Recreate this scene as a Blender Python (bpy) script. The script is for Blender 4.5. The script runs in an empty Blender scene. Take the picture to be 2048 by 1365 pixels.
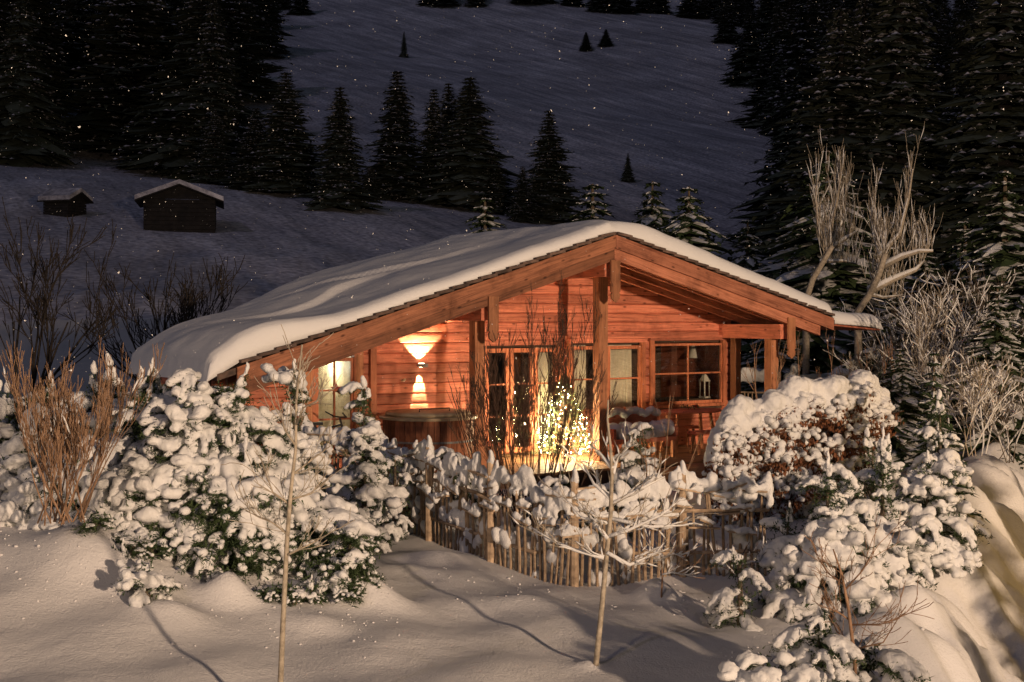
import bpy, math, random
import numpy as np
from mathutils import Vector, Matrix, noise as mnoise
R = math.radians
scene = bpy.context.scene
C = scene.collection

# ---------------------------------------------------------------- camera
EYE, F, HOR, CX = 2.65, 2618.0, 641.0, 1024.0
cam = bpy.data.cameras.new('camera'); co = bpy.data.objects.new('camera', cam); C.objects.link(co)
co.location = (0, 0, EYE); co.rotation_euler = (R(90), 0, 0)
cam.sensor_width = 36; cam.lens = 36*F/2048; cam.shift_y = -(682.5-HOR)/2048
cam.clip_start = .1; cam.clip_end = 3000
scene.camera = co
# ---------------------------------------------------------------- sky, moon, exposure
MOON_EL, MOON_AZ = 38, 215           # azimuth clockwise from +Y (view direction)
w = bpy.data.worlds.new('World'); scene.world = w; w.use_nodes = True
nt = w.node_tree; nt.nodes.clear()
sky = nt.nodes.new('ShaderNodeTexSky'); sky.sky_type = 'NISHITA'; sky.sun_disc = False
sky.sun_elevation = R(MOON_EL); sky.sun_rotation = R(MOON_AZ)
hs = nt.nodes.new('ShaderNodeHueSaturation'); hs.inputs['Saturation'].default_value = .85
bg = nt.nodes.new('ShaderNodeBackground'); bg.inputs['Strength'].default_value = .0098
wo = nt.nodes.new('ShaderNodeOutputWorld')
nt.links.new(sky.outputs[0], hs.inputs['Color']); nt.links.new(hs.outputs[0], bg.inputs[0]); nt.links.new(bg.outputs[0], wo.inputs[0])
sd = bpy.data.lights.new('moon', 'SUN'); sd.energy = .125; sd.angle = R(.5); sd.color = (.76, .64, 1.0)
so = bpy.data.objects.new('moon', sd); C.objects.link(so)
sdir = Vector((math.sin(R(MOON_AZ))*math.cos(R(MOON_EL)), math.cos(R(MOON_AZ))*math.cos(R(MOON_EL)), math.sin(R(MOON_EL))))
so.rotation_euler = sdir.to_track_quat('Z', 'Y').to_euler()
STREET_LAMP = (-8.9, -4.3, 4.1); STREET_W = 3300
ROAD_LAMP = (24.5, -22.0, 7.0); ROAD_W = 112000
YELLOW_LAMP = (10.3, 17.6, .9); YELLOW_W = 190
vs = scene.view_settings
vs.view_transform = 'Standard'; vs.look = 'None'; vs.gamma = 1; vs.use_curve_mapping = False; vs.exposure = 0
scene.cycles.max_bounces = 5; scene.cycles.diffuse_bounces = 3; scene.cycles.glossy_bounces = 3
scene.cycles.transparent_max_bounces = 12; scene.cycles.caustics_reflective = False; scene.cycles.caustics_refractive = False

# ---------------------------------------------------------------- helpers
def lerp(a, b, t): return a+(b-a)*t
def sst(a, b, x):
    t = np.clip((x-a)/(b-a), 0, 1); return t*t*(3-2*t)
def mesh(name, V, Fc, mats, smooth=False, mi=None):
    m = bpy.data.meshes.new(name); m.from_pydata([tuple(v) for v in V], [], [tuple(f) for f in Fc])
    for x in (mats if isinstance(mats, (list, tuple)) else [mats]): m.materials.append(x)
    if smooth: m.polygons.foreach_set('use_smooth', [True]*len(m.polygons))
    if mi is not None: m.polygons.foreach_set('material_index', mi)
    m.update(); return m
def link(name, data, parent=None, loc=None, rot=None, scale=None):
    o = bpy.data.objects.new(name, data); C.objects.link(o)
    if parent: o.parent = parent
    if loc is not None: o.location = loc
    if rot is not None: o.rotation_euler = rot
    if scale is not None: o.scale = scale if hasattr(scale, '__len__') else (scale,)*3
    return o
def tag(o, label=None, cat=None, group=None, kind=None):
    if label: o['label'] = label
    if cat: o['category'] = cat
    if group: o['group'] = group
    if kind: o['kind'] = kind
    return o
def thing(name, label, cat, loc=(0, 0, 0), rz=0, group=None, scale=1):
    return tag(link(name, None, None, loc, (0, 0, rz), scale), label, cat, group)
class MB:
    def __init__(s): s.v = []; s.f = []
    def add(s, V, Fc):
        n = len(s.v); s.v += [tuple(x) for x in V]; s.f += [tuple(i+n for i in f) for f in Fc]; return s
    def box(s, x0, x1, y0, y1, z0, z1):
        return s.add([(x0,y0,z0),(x1,y0,z0),(x1,y1,z0),(x0,y1,z0),(x0,y0,z1),(x1,y0,z1),(x1,y1,z1),(x0,y1,z1)],
                     [(0,3,2,1),(4,5,6,7),(0,1,5,4),(1,2,6,5),(2,3,7,6),(3,0,4,7)])
    def bar(s, p, q, w, h, up=(0,0,1)):
        p, q, up = Vector(p), Vector(q), Vector(up); d = (q-p).normalized(); a = d.cross(up).normalized(); b = a.cross(d)
        V = [c+a*(i*w/2)+b*(j*h/2) for c in (p, q) for i, j in ((-1,-1),(1,-1),(1,1),(-1,1))]
        return s.add(V, [(0,1,2,3),(4,7,6,5),(0,4,5,1),(1,5,6,2),(2,6,7,3),(3,7,4,0)])
    def tube(s, pts, rad, n=6, cap=True, squash=1):
        pts = [Vector(p) for p in pts]
        if not hasattr(rad, '__len__'): rad = [rad]*len(pts)
        V = []; ref = None
        for i, p in enumerate(pts):
            d = (pts[min(i+1, len(pts)-1)]-pts[max(i-1, 0)])
            d = d.normalized() if d.length > 1e-9 else Vector((0,0,1))
            if ref is None: ref = d.cross(Vector((0,0,1)) if abs(d.z) < .9 else Vector((1,0,0))).normalized()
            ref = (ref-d*ref.dot(d)).normalized(); b = d.cross(ref)
            for k in range(n):
                a = 2*math.pi*k/n; V.append(p+(ref*math.cos(a)+b*math.sin(a)*squash)*rad[i])
        Fc = [(i*n+k, i*n+(k+1)%n, (i+1)*n+(k+1)%n, (i+1)*n+k) for i in range(len(pts)-1) for k in range(n)]
        if cap: Fc += [tuple(range(n))[::-1], tuple((len(pts)-1)*n+k for k in range(n))]
        return s.add(V, Fc)
    def lathe(s, prof, n=32, c=(0,0)):
        V = [(c[0]+r*math.cos(2*math.pi*k/n), c[1]+r*math.sin(2*math.pi*k/n), z) for r, z in prof for k in range(n)]
        return s.add(V, [(i*n+k, i*n+(k+1)%n, (i+1)*n+(k+1)%n, (i+1)*n+k) for i in range(len(prof)-1) for k in range(n)])
    def build(s, name, mat, parent=None, smooth=False, **k):
        return link(name, mesh(name, s.v, s.f, mat, smooth), parent, **k)
# icosphere template
def ico(sub=1):
    t = (1+5**.5)/2
    v = [Vector(p).normalized() for p in [(-1,t,0),(1,t,0),(-1,-t,0),(1,-t,0),(0,-1,t),(0,1,t),(0,-1,-t),(0,1,-t),(t,0,-1),(t,0,1),(-t,0,-1),(-t,0,1)]]
    f = [(0,11,5),(0,5,1),(0,1,7),(0,7,10),(0,10,11),(1,5,9),(5,11,4),(11,10,2),(10,7,6),(7,1,8),(3,9,4),(3,4,2),(3,2,6),(3,6,8),(3,8,9),(4,9,5),(2,4,11),(6,2,10),(8,6,7),(9,8,1)]
    for _ in range(sub):
        mid = {}; nf = []
        def m(a, b):
            k = (min(a,b), max(a,b))
            if k not in mid: v.append(((v[a]+v[b])/2).normalized()); mid[k] = len(v)-1
            return mid[k]
        for a, b, c in f:
            x, y, z = m(a,b), m(b,c), m(c,a); nf += [(a,x,z),(b,y,x),(c,z,y),(x,y,z)]
        f = nf
    return np.array([tuple(p) for p in v]), f
ICO1 = ico(1); ICO2 = ico(2); ICO0 = ico(0)
def blobs_mesh(name, blobs, mat, voxel=.02, smooth=3, tmpl=ICO1):
    """union of ellipsoids (x,y,z,rx,ry,rz) grown together into one soft skin"""
    V = []; Fc = []
    for b in blobs:
        n = len(V); c = np.array(b[:3]); r = np.array(b[3:6] if len(b) >= 6 else [b[3]]*3)
        V += [tuple(p) for p in tmpl[0]*r+c]; Fc += [(i+n, j+n, k+n) for i, j, k in tmpl[1]]
    me = mesh(name+'_tmp', V, Fc, mat); o = bpy.data.objects.new('tmp', me); C.objects.link(o)
    md = o.modifiers.new('r', 'REMESH'); md.mode = 'VOXEL'; md.voxel_size = voxel; md.use_smooth_shade = True
    if smooth: sm = o.modifiers.new('s', 'SMOOTH'); sm.iterations = smooth; sm.factor = .6
    dg = bpy.context.evaluated_depsgraph_get()
    out = bpy.data.meshes.new_from_object(o.evaluated_get(dg)); out.name = name
    out.materials.clear(); out.materials.append(mat)
    out.polygons.foreach_set('use_smooth', [True]*len(out.polygons))
    bpy.data.objects.remove(o); bpy.data.meshes.remove(me)
    n = len(out.vertices); cs = np.empty(n*3); ns = np.empty(n*3); out.vertices.foreach_get('co', cs); out.vertices.foreach_get('normal', ns); cs = cs.reshape(-1, 3); ns = ns.reshape(-1, 3)
    a = min(.014, voxel*.8); sd_ = (len(blobs)*7.3) % 11
    def wv(f, p): return np.sin(cs[:, 0]*f+p+1.7*np.sin(cs[:, 1]*f*.8+p*2))*np.sin(cs[:, 1]*f*1.1-p+1.3*np.sin(cs[:, 2]*f*.9))+np.sin(cs[:, 2]*f*.9+p*3+1.5*np.sin(cs[:, 0]*f))*.7
    dsp = a*(.8*wv(13, sd_)+.55*wv(27, sd_+1)+.3*wv(58, sd_+2)); cs = cs+ns*dsp[:, None]; cs[:, 2] -= np.maximum(0, -dsp)*.6
    out.vertices.foreach_set('co', cs.ravel()); out.update()
    return out

# ---------------------------------------------------------------- materials
def mat_base(name, rough=.8, spec=.3):
    m = bpy.data.materials.new(name); m.use_nodes = True; n = m.node_tree.nodes
    b = n['Principled BSDF']; b.inputs['Roughness'].default_value = rough
    b.inputs['Specular IOR Level'].default_value = spec
    return m, m.node_tree, b
def nd(t, typ, **kw):
    x = t.nodes.new(typ)
    for k, v in kw.items(): x.inputs[k].default_value = v
    return x
def ramp(t, stops, src):
    r = t.nodes.new('ShaderNodeValToRGB'); e = r.color_ramp.elements
    while len(e) < len(stops): e.new(.5)
    for i, (p, c) in enumerate(stops): e[i].position = p; e[i].color = (*c, 1)
    t.links.new(src, r.inputs[0]); return r
def bump(t, b, src, strength, dist):
    x = nd(t, 'ShaderNodeBump', Strength=strength, Distance=dist); t.links.new(src, x.inputs['Height'])
    t.links.new(x.outputs[0], b.inputs['Normal']); return x
def noise_mat(name, c0, c1, scale=6, rough=.85, bmp=.3, dist=.02, detail=6, spec=.3, rand=0.0):
    m, t, b = mat_base(name, rough, spec)
    tc = nd(t, 'ShaderNodeTexCoord'); n = nd(t, 'ShaderNodeTexNoise', Scale=scale, Detail=detail)
    t.links.new(tc.outputs['Object'], n.inputs['Vector'])
    r = ramp(t, [(.3, c0), (.7, c1)], n.outputs[0]); src = r.outputs[0]
    if rand:
        oi = t.nodes.new('ShaderNodeObjectInfo'); mr = nd(t, 'ShaderNodeMapRange'); mr.inputs[3].default_value = 1-rand; mr.inputs[4].default_value = 1+rand
        t.links.new(oi.outputs['Random'], mr.inputs[0]); h = nd(t, 'ShaderNodeHueSaturation')
        t.links.new(mr.outputs[0], h.inputs['Value']); t.links.new(src, h.inputs['Color']); src = h.outputs[0]
    t.links.new(src, b.inputs['Base Color'])
    if bmp: bump(t, b, n.outputs[0], bmp, dist)
    return m
def snow_mat(name, c=(.80, .81, .83), fine=55, coarse=9, s=.35):
    m, t, b = mat_base(name, .7, .35)
    b.inputs['Base Color'].default_value = (*c, 1)
    g = nd(t, 'ShaderNodeNewGeometry')
    n1 = nd(t, 'ShaderNodeTexNoise', Scale=fine, Detail=3, Roughness=.7); n2 = nd(t, 'ShaderNodeTexNoise', Scale=coarse, Detail=4)
    for n in (n1, n2): t.links.new(g.outputs['Position'], n.inputs['Vector'])
    b1 = nd(t, 'ShaderNodeBump', Strength=s, Distance=.012); b2 = nd(t, 'ShaderNodeBump', Strength=s, Distance=.04)
    t.links.new(n1.outputs[0], b1.inputs['Height']); t.links.new(n2.outputs[0], b2.inputs['Height'])
    t.links.new(b1.outputs[0], b2.inputs['Normal']); t.links.new(b2.outputs[0], b.inputs['Normal'])
    return m
def wood_mat(name, axis, dark, light, grain=1.0, knots=True, rough=.65, rand=.28, slope=0.0):
    """timber with long grain along one axis of the house, knots and checks"""
    m, t, b = mat_base(name, rough, .25)
    tc = nd(t, 'ShaderNodeTexCoord'); mp = nd(t, 'ShaderNodeMapping')
    sc = [14*grain]*3; sc['xyz'.index(axis)] = .7*grain
    oi = t.nodes.new('ShaderNodeObjectInfo'); ml = nd(t, 'ShaderNodeMath'); ml.operation = 'MULTIPLY'; ml.inputs[1].default_value = 37.0
    t.links.new(oi.outputs['Random'], ml.inputs[0])
    rot = nd(t, 'ShaderNodeMapping'); rot.inputs['Rotation'].default_value = (0, slope, 0)
    t.links.new(tc.outputs['Object'], rot.inputs[0]); t.links.new(rot.outputs[0], mp.inputs[0])
    mp.inputs['Scale'].default_value = sc; t.links.new(ml.outputs[0], mp.inputs['Location'])
    n = nd(t, 'ShaderNodeTexNoise', Scale=1.6, Detail=9, Roughness=.68, Distortion=1.0); t.links.new(mp.outputs[0], n.inputs['Vector'])
    r = ramp(t, [(.28, dark), (.5, lerp(np.array(dark), np.array(light), .62)), (.74, light)], n.outputs[0]); src = r.outputs[0]
    # blotchy weathering
    n2 = nd(t, 'ShaderNodeTexNoise', Scale=1.9, Detail=7, Roughness=.65); t.links.new(tc.outputs['Object'], n2.inputs['Vector'])
    r2 = ramp(t, [(.28, (.5, .46, .44)), (.48, (.95, .93, .92)), (.7, (1.15,)*3)], n2.outputs[0])
    mx = nd(t, 'ShaderNodeMix'); mx.data_type = 'RGBA'; mx.blend_type = 'MULTIPLY'; mx.inputs[0].default_value = 1
    t.links.new(src, mx.inputs[6]); t.links.new(r2.outputs[0], mx.inputs[7]); src = mx.outputs[2]
    if knots:
        mk = nd(t, 'ShaderNodeMapping'); ks = [6.5]*3; ks['xyz'.index(axis)] = 3.0; mk.inputs['Scale'].default_value = ks
        t.links.new(rot.outputs[0], mk.inputs[0]); t.links.new(ml.outputs[0], mk.inputs['Location'])
        v = nd(t, 'ShaderNodeTexVoronoi', Scale=1.0); t.links.new(mk.outputs[0], v.inputs['Vector'])
        rk = ramp(t, [(.06, (.22, .16, .13)), (.17, (1, 1, 1))], v.outputs['Distance'])
        mx2 = nd(t, 'ShaderNodeMix'); mx2.data_type = 'RGBA'; mx2.blend_type = 'MULTIPLY'; mx2.inputs[0].default_value = .85
        t.links.new(src, mx2.inputs[6]); t.links.new(rk.outputs[0], mx2.inputs[7]); src = mx2.outputs[2]
    mr = nd(t, 'ShaderNodeMapRange'); mr.inputs[3].default_value = 1-rand; mr.inputs[4].default_value = 1+rand
    t.links.new(oi.outputs['Random'], mr.inputs[0]); h = nd(t, 'ShaderNodeHueSaturation')
    t.links.new(mr.outputs[0], h.inputs['Value']); t.links.new(src, h.inputs['Color'])
    t.links.new(h.outputs[0], b.inputs['Base Color']); bump(t, b, n.outputs[0], .5, .02)
    return m
WD, WL = (.18, .046, .026), (.70, .245, .145)
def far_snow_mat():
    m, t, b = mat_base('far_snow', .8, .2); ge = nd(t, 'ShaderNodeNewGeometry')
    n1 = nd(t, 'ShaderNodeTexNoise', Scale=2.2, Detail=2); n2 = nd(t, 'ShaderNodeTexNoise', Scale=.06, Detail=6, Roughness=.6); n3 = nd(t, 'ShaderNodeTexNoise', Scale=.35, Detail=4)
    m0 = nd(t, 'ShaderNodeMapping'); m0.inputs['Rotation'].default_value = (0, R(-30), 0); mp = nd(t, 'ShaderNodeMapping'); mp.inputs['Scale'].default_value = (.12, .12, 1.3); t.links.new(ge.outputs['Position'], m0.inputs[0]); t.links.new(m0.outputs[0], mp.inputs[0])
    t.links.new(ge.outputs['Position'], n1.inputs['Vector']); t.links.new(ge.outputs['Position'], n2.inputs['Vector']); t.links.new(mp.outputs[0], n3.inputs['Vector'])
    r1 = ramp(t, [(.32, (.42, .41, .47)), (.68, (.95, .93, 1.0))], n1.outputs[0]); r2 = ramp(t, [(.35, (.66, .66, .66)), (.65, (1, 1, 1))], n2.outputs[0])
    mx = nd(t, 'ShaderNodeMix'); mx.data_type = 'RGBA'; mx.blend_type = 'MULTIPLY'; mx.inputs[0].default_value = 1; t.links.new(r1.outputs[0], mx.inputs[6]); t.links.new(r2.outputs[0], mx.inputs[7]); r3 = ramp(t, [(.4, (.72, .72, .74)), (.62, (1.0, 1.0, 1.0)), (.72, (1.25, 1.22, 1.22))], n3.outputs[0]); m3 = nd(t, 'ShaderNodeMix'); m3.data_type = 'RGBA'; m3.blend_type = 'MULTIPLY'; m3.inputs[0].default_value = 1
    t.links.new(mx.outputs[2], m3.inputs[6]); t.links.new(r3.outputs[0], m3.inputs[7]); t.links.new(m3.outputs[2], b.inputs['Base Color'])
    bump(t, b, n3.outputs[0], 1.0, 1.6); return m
M = dict(
    snow=snow_mat('snow', (.64, .64, .64), s=.6), ground=snow_mat('snow_ground', (.62, .61, .61), 38, 2.0, .95), far_snow=far_snow_mat(),
    roof_snow=snow_mat('roof_snow', (.70, .70, .71), 40, 3, .3),
    wx=wood_mat('larch_boards', 'x', WD, WL), wy=wood_mat('larch_beam', 'y', WD, WL), wz=wood_mat('larch_post', 'z', (.14, .05, .022), (.5, .22, .11)),
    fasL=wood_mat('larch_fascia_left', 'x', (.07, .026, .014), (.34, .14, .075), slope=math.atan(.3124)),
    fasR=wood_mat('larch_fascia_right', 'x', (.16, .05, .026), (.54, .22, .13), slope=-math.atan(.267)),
    frame=wood_mat('window_timber', 'z', (.25, .07, .03), (.55, .2, .1), 1.3, False, .55, .1),
    pale=wood_mat('pale_timber', 'x', (.5, .4, .26), (.72, .6, .4), 1.2, True, .6, .1),
    deck=wood_mat('deck_boards', 'x', (.16, .07, .035), (.42, .24, .12)),
    shingle=noise_mat('larch_shingle', (.05, .035, .03), (.14, .09, .07), 9, rand=.3),
    fence=noise_mat('weathered_stick', (.17, .12, .08), (.46, .34, .23), 12, rand=.25),
    log=wood_mat('old_log', 'x', (.1, .045, .022), (.38, .2, .1), 1.6, False, .8),
    bark=noise_mat('bark', (.05, .04, .03), (.16, .12, .085), 25, bmp=.6), palebark=noise_mat('pale_bark', (.20, .17, .13), (.42, .36, .28), 18, bmp=.5),
    redtwig=noise_mat('reddish_twig', (.13, .075, .045), (.34, .21, .13), 8, bmp=.1), darktwig=noise_mat('dark_twig', (.03, .017, .012), (.10, .055, .035), 8, bmp=.1),
    needle=noise_mat('needles', (.022, .04, .018), (.06, .085, .035), 5, .8, 0, spec=.15, rand=.25),
    xneedle=noise_mat('fir_needles', (.07, .10, .04), (.13, .16, .07), 5, .8, 0),
    farneedle=noise_mat('spruce_needles', (.06, .075, .05), (.11, .12, .095), .6, .9, 0, spec=.1, rand=.3),
    leaf=noise_mat('withered_leaf', (.07, .025, .012), (.22, .09, .04), 7, .8, 0, rand=.3),
    hut=noise_mat('dark_hut_boards', (.010, .009, .009), (.026, .022, .02), 3),
    blacktwig=noise_mat('black_twig', (.012, .010, .009), (.035, .026, .02), 8, bmp=.1),
    metal=noise_mat('grey_metal', (.12, .12, .12), (.2, .2, .19), 8, .45, .05), black=noise_mat('black_iron', (.012, .012, .013), (.03, .03, .03), 8, .5, .05),
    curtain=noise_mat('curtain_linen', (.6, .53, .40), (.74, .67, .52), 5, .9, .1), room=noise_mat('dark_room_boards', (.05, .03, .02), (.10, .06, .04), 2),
    lid=noise_mat('tub_lid', (.34, .26, .16), (.5, .4, .26), 5, .5, .1), water=noise_mat('soil', (.03, .025, .02), (.07, .05, .04), 4),
    ribbon=noise_mat('red_ribbon', (.35, .03, .02), (.45, .06, .04), 5), shade=noise_mat('lamp_shade_cloth', (.55, .5, .42), (.68, .62, .52), 8, .9, .05),
    road=noise_mat('packed_snow_road', (.50, .50, .52), (.72, .72, .74), 3, .75, .5, .05),
    tub=wood_mat('tub_staves', 'z', (.12, .04, .02), (.36, .14, .07), 1.5, False),
)
def emis(name, c, s):
    m = bpy.data.materials.new(name); m.use_nodes = True; t = m.node_tree; t.nodes.clear()
    e = nd(t, 'ShaderNodeEmission', Strength=s); e.inputs[0].default_value = (*c, 1); o = nd(t, 'ShaderNodeOutputMaterial'); t.links.new(e.outputs[0], o.inputs[0]); return m
M['bulb'] = emis('fairy_bulb', (1, .76, .40), 60); M['bulb'].cycles.emission_sampling = 'NONE'
M['lampglow'] = emis('lamp_glow', (1, .8, .5), 25)
def glass_mat():
    m = bpy.data.materials.new('window_glass'); m.use_nodes = True; t = m.node_tree; t.nodes.clear()
    a = nd(t, 'ShaderNodeBsdfTransparent'); g = nd(t, 'ShaderNodeBsdfGlossy', Roughness=.015); g.inputs[0].default_value = (1, 1, 1, 1)
    fr = nd(t, 'ShaderNodeLayerWeight', Blend=.5); pw = nd(t, 'ShaderNodeMath'); pw.operation = 'POWER'; pw.inputs[1].default_value = 3
    mr = nd(t, 'ShaderNodeMath'); mr.operation = 'MULTIPLY_ADD'; mr.inputs[1].default_value = .6; mr.inputs[2].default_value = .06
    mx = nd(t, 'ShaderNodeMixShader'); o = nd(t, 'ShaderNodeOutputMaterial'); t.links.new(fr.outputs['Facing'], pw.inputs[0]); fr = pw
    a.inputs[0].default_value = (.95, .96, .95, 1)
    t.links.new(fr.outputs[0], mr.inputs[0]); t.links.new(mr.outputs[0], mx.inputs[0]); t.links.new(a.outputs[0], mx.inputs[1]); t.links.new(g.outputs[0], mx.inputs[2]); t.links.new(mx.outputs[0], o.inputs[0])
    return m
M['glass'] = glass_mat()

# ---------------------------------------------------------------- terrain
PD = np.array([-60, 6, 16, 22, 30, 36, 45, 70, 105, 150, 200, 300, 400, 500, 700, 950])
PZ = np.array([-.9, -.55, -.5, -.28, -.4, -.3, .6, 3.6, 7.3, 13.6, 26, 54, 88, 127, 225, 360])
rng = np.random.RandomState(5)
_w = [(rng.uniform(-1, 1)*k, rng.uniform(-1, 1)*k, rng.uniform(0, 6.3), a) for k, a in ((.5, .08), (.5, .07), (.9, .05), (.9, .045), (1.7, .025), (1.8, .022), (3.1, .012), (2.7, .012), (.3, .08))]
# mounds: px, py of their feet in the photo, width, depth, height
MOUNDS = [(455, 1212, .25, .17, .34), (740, 1212, .34, .22, .30), (345, 1235, .30, .18, .12), (640, 1265, .34, .22, .10), (1310, 1200, .3, .2, .12), (200, 1160, .5, .3, .14), (880, 1130, .45, .3, .14), (1040, 1215, .5, .25, .09), (1330, 1205, .22, .16, .14),
          (150, 1130, .7, .4, .25), (230, 1110, .5, .3, .2), (820, 1150, .4, .25, .12), (1310, 1195, .18, .1, .12), (690, 1165, .4, .25, .13), (600, 1180, .3, .2, .10), (1180, 1335, .13, .09, .06)]
_m = []
def G(X, D):
    X = np.asarray(X, float); D = np.asarray(D, float)
    z = np.interp(D, PD, PZ)
    r = X/np.maximum(D, 20)
    far = sst(50, 140, D)
    z = z + far*(-r)*np.minimum(D, 150)*.116
    z = z + far*(np.sin(X*.021+D*.013)*1.0+np.sin(X*.05-D*.037+1)*.5+sst(170,260,D)*np.sin(X*.035+D*.03)*2)
    near = 1-sst(26, 40, D)
    u = sum(a*np.sin(kx*X+ky*D+p) for kx, ky, p, a in _w)
    z = z + near*u*.95 + (1-near)*(1-far)*u
    # garden bed rising on the left
    z = z + near*.78*sst(1.4, 6.0, -X)*sst(9, 15, D)
    z = z + (1-sst(17, 20, D))*(1-sst(30,40,D))*(.03*np.sin(X*2.1+D*1.3+.7*np.sin(D*.9))+.03*np.sin(X*4.3-D*2.9)*np.sin(D*1.7+X))
    z = z + near*.25*np.exp(-((X+3.2)/1.9)**2-((D-15.6)/1.5)**2)
    for mx, md, sx, sy, h in _m: z = z + h*np.exp(-np.minimum(((X-mx)/sx)**2+((D-md)/sy)**2, 30)**.85)
    # bank falling to the road on the right
    edge = 3.35+.46*(D-12)
    e2 = X-edge
    drop = sst(-.5, 2.9, e2)*(1-sst(40, 60, D))
    z = z - 2.3*drop*(1-.25*sst(4, 14, e2))
    z = z + near*np.exp(-((e2-.1)/.7)**2)*.28*(1+.5*np.sin(D*2.3)+.4*np.sin(D*5.1+X*2))
    z = z + near*np.exp(-((e2-1.2)/1.0)**2)*.13*(np.sin(D*3.7+X*1.7)+.6*np.sin(D*7.9-X*3))
    z = z + near*sst(-.6, .6, e2)*(1-sst(3, 5, e2))*(.10*np.sin(D*6.1+X*2.3)*np.sin(X*4.4-D*1.9)+.07*np.sin(D*11+X*7)+.09*np.sin(X*2.9+D*1.2+2))
    # far bank beyond the road
    z = z + near*1.6*sst(6.2, 9.5, e2)*sst(12, 20, D)
    return z
def dpy(px, py, lo=9.0, hi=26.0):
    dd = np.arange(lo, hi, .02); yy = HOR-(G((px-CX)/F*dd, dd)-EYE)/dd*F; return float(dd[np.argmin(np.abs(yy-py))])
_l = []
for px, py, sx, sy, h in MOUNDS: d = dpy(px, py); _l.append(((px-CX)/F*d, d+sy*.5, sx, sy, h))
_m[:] = _l
_r = np.random.RandomState(3); PITS = [(3.35+.46*(d_-12)+_r.uniform(-.2, 1.9), d_, _r.uniform(.07, .14), _r.uniform(.08, .17)) for d_ in _r.uniform(11.2, 18, 34)]
_G0 = G
def G(X, D):
    z = _G0(X, D)
    for px_, pd_, pr_, ph_ in PITS: z = z-ph_*np.exp(-np.minimum(((X-px_)/pr_)**2+((D-pd_)/(pr_*1.5))**2, 30))
    return z
rows = np.concatenate([np.linspace(-60, 5.5, 24), np.arange(6, 27, .075), np.geomspace(27, 950, 150)])
cols = np.linspace(-1, 1, 430); cols = np.sign(cols)*(.62*np.abs(cols)+.38*np.abs(cols)**2.2)
GX = cols[None, :]*(11+.85*np.maximum(rows, 0))[:, None]*1.0; GY = np.repeat(rows[:, None], len(cols), 1)
GZ = G(GX, GY)
V = np.stack([GX, GY, GZ], -1).reshape(-1, 3)
nr, nc = GX.shape; ii = (np.arange(nr-1)[:, None]*nc+np.arange(nc-1)[None, :]).ravel()
Q = np.stack([ii, ii+1, ii+nc+1, ii+nc], 1)
gm = bpy.data.meshes.new('snowy_ground'); gm.vertices.add(len(V)); gm.vertices.foreach_set('co', V.ravel())
gm.loops.add(Q.size); gm.loops.foreach_set('vertex_index', Q.ravel()); gm.polygons.add(len(Q)); gm.polygons.foreach_set('loop_start', np.arange(0, Q.size, 4)); 
gm.update(calc_edges=True); gm.polygons.foreach_set('use_smooth', np.ones(len(Q), bool))
gm.materials.append(M['ground']); gm.materials.append(M['far_snow'])
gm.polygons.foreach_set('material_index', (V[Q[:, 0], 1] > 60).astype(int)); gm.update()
tag(link('ground', gm), kind='structure')
def g(x, d): return float(G(x, d))
def at(px, d, dz=0): x = (px-CX)/F*d; return (x, d, g(x, d)+dz)
def zpx(py, d): return EYE+(HOR-py)/F*d
# road of packed snow at the foot of the bank
rd = []; ry = np.linspace(4, 34, 60); rx = np.linspace(2.9, 6.3, 14)
for y in ry:
    for e in rx: x = 3.35+.46*(y-12)+e; rd.append((x, y, g(x, y)+.02))
rf = [(i*14+j, i*14+j+1, (i+1)*14+j+1, (i+1)*14+j) for i in range(59) for j in range(13)]
tag(link('road', mesh('road', rd, rf, M['road'], True)), kind='structure')

# ---------------------------------------------------------------- the cabin
T = R(33.4); ST, CT = math.sin(T), math.cos(T)
D0 = 24.25; L0 = (1229-CX)/F*D0
SL, SR = .3124, .267; ZA = 4.28
cab = thing('log_cabin', 'red larch log cabin with a wide snow covered gable roof and lit porch', 'cabin', (L0, D0, 0), T)
def H(px, py, Y):
    r = (px-CX)/F
    X = (r*(D0+CT*Y)-L0+ST*Y)/(CT-ST*r); dep = D0+ST*X+CT*Y
    return X, EYE+(HOR-py)/F*dep
def HX(px, Y): return H(px, 700, Y)[0]
def W2(X, Y, Z=0): return (L0+CT*X-ST*Y, D0+ST*X+CT*Y, Z)     # cabin to world
def roofz(x): return ZA-(SL*-x if x < 0 else SR*min(x, 6.0)+.06*max(0, x-6.0))
WY = 2.0
XL, XR = -7.0, HX(1461, WY)
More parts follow.
